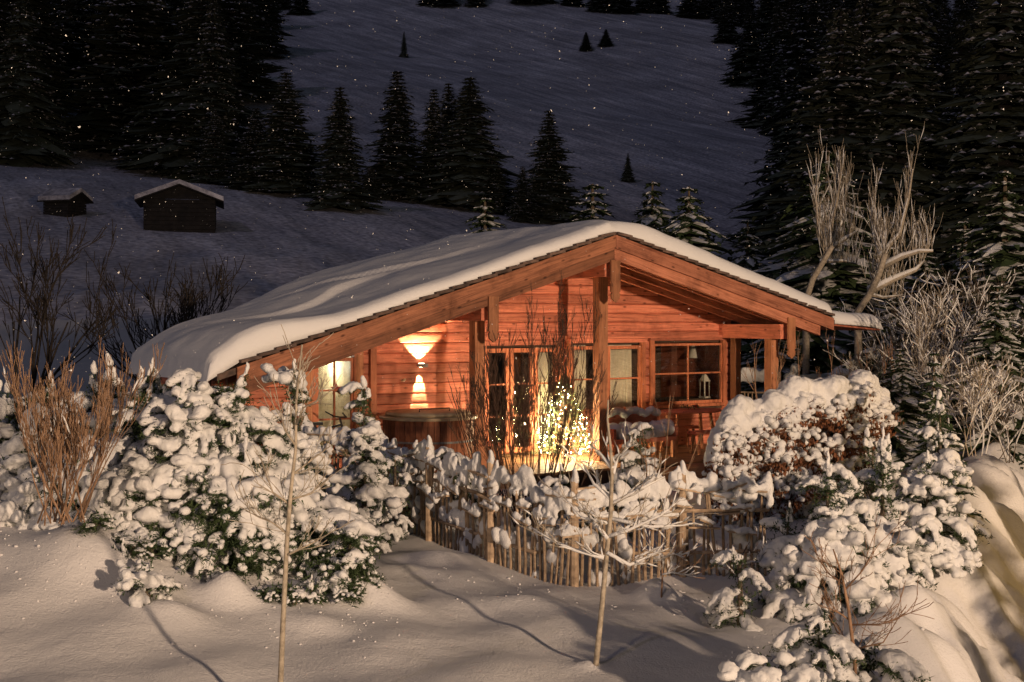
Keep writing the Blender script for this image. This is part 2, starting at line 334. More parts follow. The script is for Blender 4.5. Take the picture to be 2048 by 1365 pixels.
# openings x0,x1,z0,z1
def op(pxa, pxb, ya, yb, Y=WY):
    x0, x1 = HX(pxa, Y), HX(pxb, Y); pm = (pxa+pxb)/2
    return [x0, x1, max(.02, H(pm, yb, Y)[1]), H(pm, ya, Y)[1]]
DOOR_L = op(626, 706, 700, 905); DOOR_L[3] = 1.98
DOOR_A = op(966, 1112, 697, 905); WIN_B = op(1138, 1280, 692, 826); WIN_C = op(1302, 1442, 687, 808)
OPEN = [DOOR_L, DOOR_A, WIN_B, WIN_C]
CH = .186
prof = [(0.0, 0.0), (.016, -.026), (CH*.3, -.031), (CH*.7, -.031), (CH-.016, -.026), (CH, 0.0)]
def log_piece(x0, x1, z0, zc=None):
    """one wall timber with a rounded face; zc clips its ends to the roof slope"""
    V = []; 
    for zz, yy in prof:
        z = z0+zz; a, b = x0, x1
        if zc:
            a = max(a, -(ZA-.36-z)/SL); b = min(b, (ZA-.36-z)/SR)
            if b < a: a = b = (a+b)/2
        V += [(a, WY+yy, z), (b, WY+yy, z)]
    V += [(V[-2][0], WY+.12, z0+CH), (V[-1][0], WY+.12, z0+CH), (V[0][0], WY+.12, z0), (V[1][0], WY+.12, z0)]
    n = len(V)//2; Fc = [(2*i, 2*i+1, 2*((i+1) % n)+1, 2*((i+1) % n)) for i in range(n)]
    Fc += [tuple(2*i for i in range(n)), tuple(2*i+1 for i in range(n))[::-1]]
    return V, Fc
random.seed(3)
wall = link('wall', None, cab)
z = 0.0; row = 0
while z < ZA-.45:
    zt = z+CH*.5
    a = max(XL, -(ZA-.36-zt)/SL-.2); b = min(XR, (ZA-.36-zt)/SR+.2)
    cuts = sorted([(o[0]-.07, o[1]+.07) for o in OPEN if o[2]-.05 < zt < o[3]+.06])
    spans = []; cur = a
    for c0, c1 in cuts:
        if c0 > cur: spans.append((cur, c0))
        cur = max(cur, c1)
    if cur < b: spans.append((cur, b))
    for s0, s1 in spans:
        pieces = [(s0, s1)]
        if s1-s0 > 4: k = random.uniform(s0+1.5, s1-1.5); pieces = [(s0, k-.003), (k+.003, s1)]
        for p0, p1 in pieces:
            if p1-p0 < .05: continue
            Vv, Ff = log_piece(p0, p1, z, True)
            dy = random.uniform(-.006, .006)
            link('plank', mesh('plank', Vv, Ff, M['wx']), wall, (0, dy, 0))
    z += CH; row += 1
# dark backing behind the log courses so joints stay closed
def backing(x0, x1, z0, z1):
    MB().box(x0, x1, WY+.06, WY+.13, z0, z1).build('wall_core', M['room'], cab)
xs = sorted([(o[0]-.03, o[1]+.03, o[2], o[3]) for o in OPEN]); cur = XL
for o in xs:
    backing(cur, o[0], 0, min(roofz(cur), roofz(o[0]))-.4)
    if o[2] > .1: backing(o[0], o[1], 0, o[2]-.02)
    backing(o[0], o[1], o[3]+.02, min(roofz(o[0]), roofz(o[1]))-.42); cur = o[1]
backing(cur, XR, 0, roofz(XR)-.42)
def gtri(): 
    V = [(-5.2, WY+.07, 2.2), (XR, WY+.07, 2.2), (XR, WY+.07, roofz(XR)-.4), (0, WY+.07, ZA-.4), (-5.2, WY+.07, roofz(-5.2)-.4)]
    V += [(x, WY+.115, z) for x, y, z in V]; return V, [(0,1,2,3,4), (9,8,7,6,5)]
link('gable_core', mesh('gable_core', *gtri(), M['room']), cab)
# side walls, back wall
LEN = 5.2
MB().box(XL, XL+.12, WY+.14, LEN-.6, 0, roofz(XL)-.35).build('side_wall', M['wy'], cab)
MB().box(XR-.12, XR, WY+.14, LEN-.6, 0, roofz(XR)-.4).build('side_wall', M['wy'], cab)
MB().box(XL, XR, LEN-.6, LEN-.48, 0, 2.0).build('back_wall', M['wx'], cab)
# room box
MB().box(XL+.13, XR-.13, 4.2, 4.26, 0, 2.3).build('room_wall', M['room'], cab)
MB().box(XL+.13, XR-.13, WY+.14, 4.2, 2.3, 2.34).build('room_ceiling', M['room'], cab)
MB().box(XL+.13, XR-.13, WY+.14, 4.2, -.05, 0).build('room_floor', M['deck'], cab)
xp = HX(716, WY)
MB().box(xp, xp+.08, WY+.14, 4.19, 0.002, 2.298).build('room_partition', M['pale'], cab)
for k in range(11):                                                     # pale boards lining the lit room behind the glass door
    MB().box(XL+.16, xp-.02, 4.14, 4.19, .01+k*.205, .01+k*.205+.198).build('plank', M['pale'], cab)
# frames
def frame(name, o, nx, nz, fw=.075, bw=.032, Y=WY, leafs=None, mat=None):
    mat = mat or M['frame']
    x0, x1, z0, z1 = o
    f = link(name, None, cab)
    MB().bar((x0-.03, Y-.045, z0-.0), (x0-.03, Y-.045, z1+.06), .10, .10, (0, 1, 0)).build('jamb', mat, f)
    MB().bar((x1+.03, Y-.045, z0-.0), (x1+.03, Y-.045, z1+.06), .10, .10, (0, 1, 0)).build('jamb', mat, f)
    MB().box(x0-.10, x1+.10, Y-.12, Y+.02, z1+.061, z1+.14).build('lintel', M['wx'], f)
    if z0 > .1: MB().box(x0-.10, x1+.10, Y-.14, Y+.02, z0-.06, z0).build('sill', mat, f)
    n = leafs or 1; lw = (x1-x0)/n
    for k in range(n):
        a, b = x0+k*lw+.022, x0+(k+1)*lw-.004
        MB().box(a, a+fw, Y-.05, Y+.0, z0+.002, z1).build('stile', mat, f); MB().box(b-fw, b, Y-.05, Y+.0, z0+.002, z1).build('stile', mat, f)
        MB().box(a+fw, b-fw, Y-.047, Y-.003, z1-fw, z1-.001).build('rail', mat, f); MB().box(a+fw, b-fw, Y-.047, Y-.003, z0+.003, z0+fw*1.3).build('rail', mat, f)
        xa, xb, za, zb = a+fw, b-fw, z0+fw*1.3, z1-fw
        for i in range(1, nx): xm = lerp(xa, xb, i/nx); MB().box(xm-bw/2, xm+bw/2, Y-.04, Y-.008, za, zb).build('glazing_bar', mat, f)
        for j in range(1, nz): zm = lerp(za, zb, j/nz); MB().box(xa, xb, Y-.043, Y-.005, zm-bw/2, zm+bw/2).build('glazing_bar', mat, f)
        for i in range(nx):
            for j in range(nz):
                q0, q1 = lerp(xa, xb, i/nx), lerp(xa, xb, (i+1)/nx); r0, r1 = lerp(za, zb, j/nz), lerp(za, zb, (j+1)/nz)
                MB().box(q0, q1, Y-.024, Y-.020, r0, r1).build('pane', M['glass'], f)
    return f
frame('glass_door', DOOR_L, 2, 3, .06)
frame('terrace_door', DOOR_A, 1, 3, .08, leafs=3)
frame('window', WIN_B, 1, 2, .07, leafs=2)
frame('window', WIN_C, 2, 2, .05)
# long trim board above the openings, corner boards
MB().box(HX(930, WY-.06), XR+.01, WY-.16, WY-.122, WIN_B[3]+.15, WIN_B[3]+.20).build('trim', M['wx'], cab)
MB().box(HX(735, WY), HX(747, WY), WY-.13, WY-.055, 0, 2.25).build('corner_board', M['frame'], cab)
MB().box(HX(707, WY), HX(722, WY), WY-.10, WY-.055, 0, 2.15).build('corner_board', M['wz'], cab)
MB().box(HX(603, WY), HX(620, WY), WY-.10, WY-.055, 0, 1.75).build('corner_board', M['wz'], cab)
# purlins, posts, pendants
PXs = [HX(979, .1), 0.02, HX(1574, .1)]
for x, zt, zb in ((PXs[0]-.02, roofz(PXs[0])-.50, None), (0.0, ZA-.52, None), (PXs[2]-.03, roofz(PXs[2])-.50, None)):
    MB().box(x-.13, x+.13, .13, WY+.3, zt-.30, zt).build('purlin', M['pale'] if False else M['wy'], cab)
for px, zt in ((957, roofz(PXs[0])-.80), (1204, ZA-.82), (1546, roofz(PXs[2])-.80)):
    x = HX(px, .45); MB().box(x-.10, x+.10, .40, .60, .0, zt-.002).build('post', M['wz'], cab)
x = HX(1470, WY-.2); MB().box(x-.08, x+.08, WY-.3, WY-.14, 0, roofz(PXs[2])-.802).build('post', M['wz'], cab)
def pendant(x, ztop, l, wd=.20):
    h = wd/2; P = [(-h, 0), (-h, -l+.20), (-h*.72, -l+.18), (-h, -l+.15), (-h*.85, -l+.07), (0, -l), (h*.85, -l+.07), (h, -l+.15), (h*.72, -l+.18), (h, -l+.20), (h, 0)]
    V = [(x+a, y, ztop+b) for y in (-.045, .0) for a, b in P]; n = len(P)
    Fc = [tuple(range(n)), tuple(range(2*n-1, n-1, -1))]+[(i, i+n, (i+1) % n+n, (i+1) % n) for i in range(n)]
    link('pendant_board', mesh('pendant_board', V, Fc, M['wz']), cab)
pendant(PXs[0], roofz(PXs[0])-.38, .80); pendant(.0, ZA-.52, .78, .21); pendant(PXs[2], roofz(PXs[2])-.36, .84)
# roof timbers parallel to the verge
def slope_bar(name, x0, x1, y0, y1, dz0, dz1, mat, parent=cab):
    """board following the roof line between x0,x1; its top and bottom are dz0,dz1 below the roof plane"""
    pts = [x0, x1]; V = []
    for x in pts:
        for y in (y0, y1):
            V += [(x, y, roofz(x)-dz0), (x, y, roofz(x)-dz1)]
    Fc = [(0, 1, 3, 2), (4, 6, 7, 5), (0, 4, 5, 1), (2, 3, 7, 6), (0, 2, 6, 4), (1, 5, 7, 3)]
    return link(name, mesh(name, V, Fc, mat), parent)
XE0, XE1 = -7.37, 5.76
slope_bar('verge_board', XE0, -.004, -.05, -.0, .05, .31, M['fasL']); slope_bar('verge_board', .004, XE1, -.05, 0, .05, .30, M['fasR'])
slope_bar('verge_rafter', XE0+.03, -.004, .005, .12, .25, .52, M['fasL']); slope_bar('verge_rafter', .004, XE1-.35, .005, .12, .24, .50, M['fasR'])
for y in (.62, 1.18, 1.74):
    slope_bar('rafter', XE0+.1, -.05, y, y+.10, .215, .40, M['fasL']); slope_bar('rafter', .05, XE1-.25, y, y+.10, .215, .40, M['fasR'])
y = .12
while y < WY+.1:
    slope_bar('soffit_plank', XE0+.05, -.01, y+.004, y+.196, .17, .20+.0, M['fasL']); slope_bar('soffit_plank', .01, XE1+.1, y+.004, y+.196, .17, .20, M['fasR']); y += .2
# roof deck
slope_bar('roof_deck', XE0-.3, -.01, .02, 3.9, .06, .165, M['shingle']); slope_bar('roof_deck', .01, XE1+.1, .02, 6.2, .06, .165, M['shingle'])
slope_bar('roof_deck', XE1+.12, 7.45, .2, 4.0, .13, .165, M['wy'])
# rows of shingles showing along both verges
def shingle(x, s, kx):
    l = .34; z0 = roofz(x)-.02
    sl = SL if s < 0 else SR; x2 = x+s*l
    V = []
    for (xx, zz) in ((x, roofz(x)+.012), (x2, roofz(x2)+.045), (x2, roofz(x2)-.002), (x, roofz(x)-.040)):
        V += [(xx, -.085+kx, zz), (xx, .30, zz)]
    return link('shingle', mesh('shingle', V, [(0,2,4,6), (1,7,5,3), (0,1,3,2), (2,3,5,4), (4,5,7,6), (6,7,1,0)], M['shingle']), cab)
x = -.02
while x > XE0+.1: shingle(x, -1, random.uniform(-.012, .012)); x -= .29
x = .02
while x < XE1-.1: shingle(x, 1, random.uniform(-.012, .012)); x += .27
# the snow on the roof
def roof_snow():
    NX, NY = 210, 80
    xsn = np.concatenate([np.linspace(XE0-.46, 0, 118), np.linspace(0.06, 7.62, 92)])
    top = np.zeros((NX, NY, 3)); bot = np.zeros((NX, NY, 3))
    for i, x in enumerate(xsn):
        back = lerp(4.0, 6.3, float(sst(-7.4, -2.5, x))) if x < 0 else 6.3
        front = .02 if x < XE1+.02 else lerp(.02, .22, float(sst(XE1+.02, XE1+.3, x)))
        for j in range(NY):
            v = j/(NY-1); v = v+.0; v = (.5-.5*math.cos(math.pi*v))*.8+v*.2
            y = front+(back-front)*v
            ed = min(y-front, back-y); ee = min(x-(XE0-.46), 7.62-x); e = min(ed, ee*1.4)
            rr_ = .11 if (x < 0 and ed < ee) else .24; rim = (1-max(0, 1-max(e, 0)/rr_)**2)**.5 if e < rr_ else 1
            n = mnoise.noise(Vector((x*.45, y*.5, 3.1)))*.07+mnoise.noise(Vector((x*1.3, y*1.1, 7.7)))*.03+mnoise.noise(Vector((x*3.5, y*2.2, 1.7)))*.012
            thick = (lerp(.26, .40, float(sst(-.5, 1.2, x))) if x > -.5 else lerp(.36, .23, float(sst(-7.2, -5.6, x))))
            thick *= lerp(.72 if x < -.4 else .88, 1.0, float(sst(.0, .25 if x < 0 else .4, y-front)))
            if x < 0: thick += .10*math.exp(-((x+6.6)/.8)**2)
            else: thick *= lerp(1.05, .78, float(sst(2, 6.5, x)))
            crest = -.06*math.exp(-(x/.5)**2)
            # wind-cut ledges on the left slope
            led = 0
            if x < -.5:
                s = y+.35*x+.25*math.sin(x*1.9)
                led = .11*float(sst(-.06, .10, s-1.2+1.0*math.sin(x*.8)))*math.exp(-((x+4.6)/1.5)**2) + .08*float(sst(-.05, .09, s-2.2))*math.exp(-((x+3)/1.6)**2)
            over = 0
            t = max(.03, (thick+n+led))*rim+crest
            sag = 0
            if x < XE0+.1: sag = -.25*(XE0+.1-x)
            if x > 7.2: sag = -.1*(x-7.2)
            zb = roofz(x)+.015-(.11 if x > XE1+.08 else 0)*float(sst(XE1, XE1+.3, x))+sag
            bulge = -.05*math.sin(math.pi*min(1, max(0, t)/.3))*(1 if ed < .02 and y < 2 else 0)
            top[i, j] = (x, y, zb+t); bot[i, j] = (x, y+(.01 if j == 0 else 0), zb)
    n = NX*NY; V = np.concatenate([top.reshape(-1, 3), bot.reshape(-1, 3)])
    Fc = []
    for i in range(NX-1):
        for j in range(NY-1):
            a = i*NY+j; Fc.append((a, a+NY, a+NY+1, a+1)); Fc.append((n+a, n+a+1, n+a+NY+1, n+a+NY))
    for i in range(NX-1): a = i*NY; Fc.append((a, n+a, n+a+NY, a+NY)); a += NY-1; Fc.append((a, a+NY, n+a+NY, n+a))
    for j in range(NY-1): Fc.append((j, j+1, n+j+1, n+j)); a = (NX-1)*NY+j; Fc.append((a, n+a, n+a+1, a+1))
    return mesh('roof_snow', V, Fc, M['roof_snow'], True)
o = link('roof_snow', roof_snow(), cab)
# wall lamp throwing light up and down
lx, lz = H(843, 731, WY-.12)
lamp = thing('wall_lamp', 'small wall lamp throwing light cones up and down the log wall', 'lamp', W2(lx, WY-.12, lz), T)
MB().box(-.055, .055, -.15, .065, -.032, .032).build('housing', M['metal'], lamp)
MB().box(-.04, .04, -.035, .035, .033, .037).build('lens', M['lampglow'], lamp); MB().box(-.03, .03, -.03, .03, -.037, -.033).build('lens', M['lampglow'], lamp)
for sgn, sz, pw in ((1, 92, 330), (-1, 36, 480)):
    l = bpy.data.lights.new('lamp_beam', 'SPOT'); l.energy = pw; l.color = (1, .80, .46); l.spot_size = R(sz); l.spot_blend = .18; l.shadow_soft_size = .01
    link('lamp_beam', l, lamp, (0, -.012, .05*sgn), (R(180-9) if sgn > 0 else R(17), 0, 0))
# hook on the wall
hx, hz = H(804, 762, WY-.08)
hk = MB().tube([(0, .02, 0), (0, -.07, .0), (.02, -.11, .03)], .02, 6).build('wall_hook', M['pale'], None, loc=W2(hx, WY-.06, hz)); hk.rotation_euler = (0, 0, T); tag(hk, 'wooden peg sticking out of the log wall left of the lamp', 'hook')
# interior light of the room on the left
l = bpy.data.lights.new('room_light', 'POINT'); l.energy = 40; l.color = (1, .93, .72); l.shadow_soft_size = .12
pl = thing('pendant_lamp', 'round pendant lamp lighting the room behind the left glass door', 'lamp', W2(HX(640, 3.0), 3.0, 1.9), T)
MB().lathe([(.02, .12), (.05, .11), (.16, .0), (.15, -.01), (.04, .09)], 20).build('lamp_shade', M['shade'], pl, True); MB().tube([(0, 0, .12), (0, 0, .39)], .008, 5).build('cord', M['black'], pl)
link('room_light', l, pl, (0, 0, -.08))
def star(x, y, z, r, label):
    P = [(math.sin(math.pi*k/5)*(r if k % 2 == 0 else r*.42), math.cos(math.pi*k/5)*(r if k % 2 == 0 else r*.42)) for k in range(10)]
    V = [(a, -.01, b) for a, b in P]+[(a, .01, b) for a, b in P]; V += [(0, -.03, 0), (0, .03, 0)]
    Fc = [(k, (k+1) % 10, 20) for k in range(10)]+[((k+1) % 10+10, k+10, 21) for k in range(10)]+[(k, k+10, (k+1) % 10+10, (k+1) % 10) for k in range(10)]
    s = thing('star_ornament', label, 'ornament', W2(x, y, z), T)
    link('star', mesh('star', V, Fc, M['ribbon']), s); MB().tube([(0, 0, r), (0, 0, r+.35)], .004, 4).build('cord', M['black'], s)
star(*[HX(672, 2.25), 2.25, H(672, 778, 2.25)[1]], .12, 'dark red star hanging behind the glass door in the lit room')
sh = thing('wall_shelf', 'small wall shelf with cups in the lit room behind the glass door', 'shelf', W2(HX(690, 4.0), 4.0, 1.55), T)
MB().box(-.35, .35, -.10, .12, 0, .03).build('shelf_board', M['wx'], sh)
for k in range(4): MB().lathe([(.0, .03), (.035, .03), (.04, .11), (.03, .11)], 10, (-.25+k*.16, 0)).build('cup', M['shade'], sh)
# curtains
def curtain(pxa, pxb, Y, z0, z1, label, folds=7):
    xa, xb = HX(pxa, Y), HX(pxb, Y); n = folds*6; V = []
    for k in range(n+1):
        x = lerp(xa, xb, k/n); dy = .035*math.sin(k/n*folds*2*math.pi)+.012*math.sin(k*1.7)
        for zz, s in ((z0, 1.25), (lerp(z0, z1, .5), 1.0), (z1, .7)): V.append((x-xa, dy*s, zz-z0))
    Fc = [(3*k+j, 3*k+3+j, 3*k+4+j, 3*k+1+j) for k in range(n) for j in range(2)]
    o = link('curtain', mesh('curtain', V, Fc, M['curtain'], True), None, W2(xa, Y, z0), (0, 0, T))
    s = o.modifiers.new('s', 'SOLIDIFY'); s.thickness = .006
    tag(o, label, 'curtain', 'linen curtains behind the terrace windows')
curtain(1068, 1108, 2.2, .05, DOOR_A[3], 'cream curtain at the right leaf of the terrace door behind the lit tree', 5)
curtain(1142, 1172, 2.2, .3, WIN_B[3]+.02, 'narrow cream curtain at the left side of the window beside the middle post', 4)
curtain(1208, 1262, 2.2, .3, WIN_B[3]+.02, 'wide pleated cream curtain right of the middle porch post', 8)
# lantern in right window
lw_x = HX(1403, 2.5)
tl = thing('table_lamp', 'table lamp with pale cloth shade inside the right window', 'lamp', W2(HX(1392, 3.1), 3.1, .75), T)
MB().lathe([(.0, 0), (.08, 0), (.08, .02), (.015, .05), (.015, .5)], 14).build('base', M['metal'], tl); MB().lathe([(.2, .85), (.11, 1.15), (.105, 1.15), (.19, .85)], 24).build('lamp_shade', M['shade'], tl, True)
MB().tube([(0, 0, .5), (0, 0, .95)], .01, 6).build('rod', M['metal'], tl)
ln = thing('lantern', 'tall white candle lantern standing behind the right window pane', 'lantern', W2(lw_x, 2.4, WIN_C[2]+.08), T)
for a, b in ((-.07, -.07), (.07, -.07), (.07, .07), (-.07, .07)): MB().box(a-.008, a+.008, b-.008, b+.008, .03, .36).build('upright', M['shade'], ln)
MB().box(-.09, .09, -.09, .09, 0, .03).build('base', M['shade'], ln); MB().box(-.09, .09, -.09, .09, .36, .39).build('lid', M['shade'], ln)
MB().add([(-.08,-.08,.39),(.08,-.08,.39),(.08,.08,.39),(-.08,.08,.39),(-.02,-.02,.52),(.02,-.02,.52),(.02,.02,.52),(-.02,.02,.52)], [(0,1,5,4),(1,2,6,5),(2,3,7,6),(3,0,4,7),(4,5,6,7)]).build('roof', M['shade'], ln)
tb = MB().box(-.5, .9, -.3, .5, .0, .04).box(-.45, -.4, -.25, -.2, -.7, 0).box(.8, .85, -.25, -.2, -.7, 0).box(-.45, -.4, .4, .45, -.7, 0).box(.8, .85, .4, .45, -.7, 0)
o = tb.build('side_table', M['room'], None, loc=W2(lw_x-.3, 2.65, .7)); o.rotation_euler = (0, 0, T); tag(o, 'dark table inside the right window under the lantern', 'table')
o.location.z = WIN_C[2]+.03; tl.location.z = WIN_C[2]+.08

# ---------------------------------------------------------------- terrace
ter = thing('terrace', 'raised wooden terrace under the cabin porch', 'terrace', (L0, D0, 0), T)
y = -.55
while y < WY-.05:
    x0, x1 = -6.8, XR+1.2
    MB().box(x0, x1, y, y+.134, -.045, -.003).build('plank', M['deck'], ter); y += .14
MB().box(-6.8, XR+1.2, -.5, WY, -.5, -.05).build('support', M['room'], ter)
lg = MB(); Lp = []; 
lg.tube([(x, .02*math.sin(x*2), .02*math.cos(x*3)) for x in np.linspace(0, 4.6, 14)], [.22+.012*math.sin(i*1.7) for i in range(14)], 14)
o = lg.build('edge_log', M['log'], None, loc=W2(HX(1240, -.8), -.8, -.24), smooth=True); o.rotation_euler = (0, 0, T)
tag(o, 'thick brown log lying along the terrace edge below the bench', 'log')
# hot tub
tx = HX(857, .75); tubz = H(857, 827, .75)[1]
tub = thing('hot_tub', 'round wooden hot tub with pale lid under the wall lamp', 'hot tub', W2(tx, .75, 0), T)
RT = .80
NS = 48
sm = MB(); a0, a1 = 0, 2*math.pi/NS*.93; V = []
for rr in (RT, RT-.04):
    for a in (a0, a1):
        for zz in (0.02, tubz-.08): V.append((rr*math.cos(a), rr*math.sin(a), zz))
sm.add(V, [(0,2,3,1),(4,5,7,6),(0,1,5,4),(2,6,7,3),(1,3,7,5),(0,4,6,2)])
smesh = mesh('stave', sm.v, sm.f, M['tub'])
for k in range(NS): link('stave', smesh, tub, None, (0, 0, 2*math.pi*k/NS))
for zz in (.18, .55): MB().lathe([(RT+.006, zz), (RT+.012, zz), (RT+.012, zz+.035), (RT+.006, zz+.035)], 48).build('hoop', M['metal'], tub)
MB().lathe([(0, .03), (RT-.05, .03), (RT-.05, tubz-.1), (RT-.06, tubz-.1)], 40).build('tub_core', M['room'], tub)
MB().lathe([(RT-.10, tubz-.08), (RT+.06, tubz-.08), (RT+.07, tubz-.04), (RT+.06, tubz-.03), (RT-.10, tubz-.03), (RT-.10, tubz-.08)], 48).build('rim', M['lid'], tub)
MB().lathe([(0, tubz-.028), (RT-.06, tubz-.028), (RT-.04, tubz+.0), (RT-.07, tubz+.04), (0, tubz+.06)], 48).build('lid', M['lid'], tub, True)
MB().tube([(-.35, -.3, tubz+.05), (-.35, -.3, tubz+.10), (.25, -.3, tubz+.10), (.25, -.3, tubz+.05)], .012, 6).build('handle', M['black'], tub)
tb2 = thing('tub_step', 'low wooden step box beside the hot tub at the left porch post', 'step', W2(tx+1.08, .62, 0), T)
for k in range(6): MB().box(-.24+k*.08, -.165+k*.08, -.2, -.16, 0, .42).build('plank', M['wz'], tb2)
MB().box(-.26, .26, -.22, .25, .421, .46).build('top', M['wx'], tb2); MB().box(-.24, .24, -.155, .22, 0, .42).build('box', M['wz'], tb2)
# bicycle leaning at the glass door (frame, wheel and bars are glimpsed between shrubs)
bk = thing('bicycle', 'dark bicycle parked by the left glass door behind snowy shrubs', 'bicycle', W2(HX(650, 1.1), 1.1, 0), T+.15)
def wheel(x):
    w_ = link('wheel', None, bk, (x, 0, .34))
    pts = [(.32*math.cos(a), 0, .32*math.sin(a)) for a in np.linspace(0, 2*math.pi, 25)]
    MB().tube(pts, .02, 6, False).build('tyre', M['black'], w_)
    sp = MB()
    for k in range(12): a = k*math.pi/6; sp.tube([(0, 0, 0), (.31*math.cos(a), 0, .31*math.sin(a))], .003, 3, False)
    sp.build('spokes', M['metal'], w_)
wheel(-.5); wheel(.5)
fr = MB()
for p, q in (((-.5,0,.34),(-.05,0,.3)), ((-.5,0,.34),(-.17,0,.78)), ((-.05,0,.3),(-.2,0,.88)), ((-.05,0,.3),(.32,0,.78)), ((-.17,0,.78),(.32,0,.86)), ((.5,0,.34),(.3,0,.98))): fr.tube([p, q], .018, 6)
fr.build('frame', M['black'], bk); MB().tube([(.18, -.26, 1.08), (.3, -.2, 1.0), (.3, 0, .99), (.3, .2, 1.0), (.18, .26, 1.08)], .013, 6).build('handlebar', M['black'], bk)
MB().box(-.33, -.08, -.06, .06, .88, .93).build('saddle', M['black'], bk)
# table and benches on the right
tx, tz = H(1382, 820, .95)
tab = thing('garden_table', 'rustic wooden table on the terrace below the right window', 'table', W2(tx, 1.0, 0), T)
MB().lathe([(0, tz-.055), (.62, tz-.055), (.66, tz-.03), (.62, tz), (0, tz+.0)], 24).build('tabletop', M['wx'], tab, scale=(1.25, .62, 1))
for a, b in ((-.5, -.18), (.5, -.18), (.5, .2), (-.5, .2)): MB().tube([(a*1.1, b*1.2, 0), (a*.85, b*.8, tz-.05)], [.04, .035], 8).build('leg', M['wz'], tab)
for yy, lab, ddx in ((1.52, 'log bench against the wall behind the terrace table', 0), (.42, 'low plank bench with snow in front of the terrace table', .15)):
    b_ = thing('garden_bench', lab, 'bench', W2(tx+ddx, yy, 0), T)
    MB().box(-.6, .6, -.14, .14, .40, .455).build('seat', M['wx'], b_)
    for a, c in ((-.48, -.09), (.48, -.09), (.48, .09), (-.48, .09)): MB().tube([(a*1.06, c*1.3, 0), (a, c, .40)], .028, 7).build('leg', M['wz'], b_)
# decoration on table
wr = thing('wreath', 'small wreath of fir twigs lying on the terrace table', 'wreath', W2(tx+.05, 1.0, tz+.02), T)
ww = MB(); random.seed(8)
for k in range(150):
    a = random.uniform(0, 6.28); r_ = random.gauss(.14, .03); p = Vector((r_*math.cos(a), r_*math.sin(a), random.uniform(0, .07))); d = Vector((random.gauss(0, 1), random.gauss(0, 1), random.gauss(.3, .6))).normalized()*.06; s = d.cross(Vector((0, 0, 1))).normalized()*.012
    ww.add([p-s, p+s, p+d], [(0, 1, 2)])
ww.build('twigs', M['needle'], wr); MB().add(*[[tuple(v) for v in ICO1[0]*.035+np.array([.0, -.13, .06])], ICO1[1]]).build('bauble', M['ribbon'], wr)
# arm chair buried in snow, left of table
ac_x = HX(1270, .6)
ac = thing('garden_sofa', 'wooden garden sofa buried under rounded snow right of the middle post', 'sofa', W2(ac_x, .55, 0), T)
MB().box(-.75, .75, -.3, .3, .32, .40).build('seat', M['wx'], ac); MB().box(-.75, .75, .28, .34, .40, .82).build('backrest', M['wx'], ac)
for a, b in ((-.7, -.26), (.7, -.26), (.7, .28), (-.7, .28)): MB().box(a-.035, a+.035, b-.035, b+.035, 0, .318).build('leg', M['wz'], ac)
for s in (-1, 1): MB().box(s*.76-.03, s*.76+.03, -.3, .27, .40, .60).build('armrest', M['wx'], ac)
random.seed(4)
bl = [(random.uniform(-.7, .7), random.uniform(-.22, .25), .46+random.uniform(0, .14), random.uniform(.14, .22), random.uniform(.12, .18), random.uniform(.09, .16)) for _ in range(26)]+[(x_, .28, .84+random.uniform(-.02, .05), .13, .09, .08) for x_ in np.linspace(-.7, .7, 12)]
link('snow_load', blobs_mesh('snow_load', bl, M['snow'], .025, 3), ac)
# terrace snow drift by the door, and the ladder rack far left
lr = thing('drying_rack', 'dark wooden rack at the left end of the porch', 'rack', W2(HX(520, .9), .9, 0), T)
for a in (-.22, .0, .22): MB().bar((a, 0, 0), (a, 0, 1.25), .035, .035, (0, 1, 0)).build('upright', M['wz'], lr)
for zz in (.35, .65, .95, 1.2): MB().bar((-.3, -.03, zz), (.3, -.03, zz), .025, .03).build('rung', M['wz'], lr)

# ---------------------------------------------------------------- christmas tree
cxp = HX(1128, 1.2); ctz = H(1128, 748, 1.2)[1]
ct = thing('christmas_tree', 'christmas tree covered in glowing warm fairy lights on the terrace', 'christmas tree', W2(cxp, 1.2, 0), T)
random.seed(12); MB().tube([(0, 0, 0), (0, 0, ctz)], [.04, .008], 7).build('trunk', M['bark'], ct)
fm = MB(); BP = []
for k in range(4200):
    t = random.random()**.75; zz = .12+(ctz-.14)*(1-t)*1.0; rr = .64*(t**.85)*random.uniform(.35, 1.02)*(1+.13*math.sin(zz*21)); a = random.uniform(0, 6.283)
    p = Vector((rr*math.cos(a), rr*math.sin(a), zz)); d = Vector((math.cos(a), math.sin(a), random.uniform(-.5, .4)))+Vector((random.gauss(0, .5), random.gauss(0, .5), random.gauss(0, .3))); d = d.normalized()*random.uniform(.04, .09); s = d.cross(Vector((random.gauss(0, 1), random.gauss(0, 1), 1))).normalized()*.009
    fm.add([p-s, p+s, p+d], [(0, 1, 2)])
tag(fm.build('foliage', M['xneedle'], ct), kind='stuff')
bm_ = MB()
for k in range(190):
    t = random.random()**.62; zz = .12+(ctz-.12)*(1-t); rr = .65*(t**.85)*random.uniform(.75, 1.08); a = random.uniform(0, 6.283)
    s = random.choice([.007, .008, .010, .014]); bm_.add(ICO0[0]*s+np.array([rr*math.cos(a), rr*math.sin(a), zz]), ICO0[1])
tag(bm_.build('fairy_lights', M['bulb'], ct), kind='stuff')
wi = MB(); wi.tube([(.5*(1-k/90)**.85*math.cos(k*.45), .5*(1-k/90)**.85*math.sin(k*.45), .12+(ctz-.12)*k/90) for k in range(90)], .004, 3, False); wi.build('light_cord', M['needle'], ct)
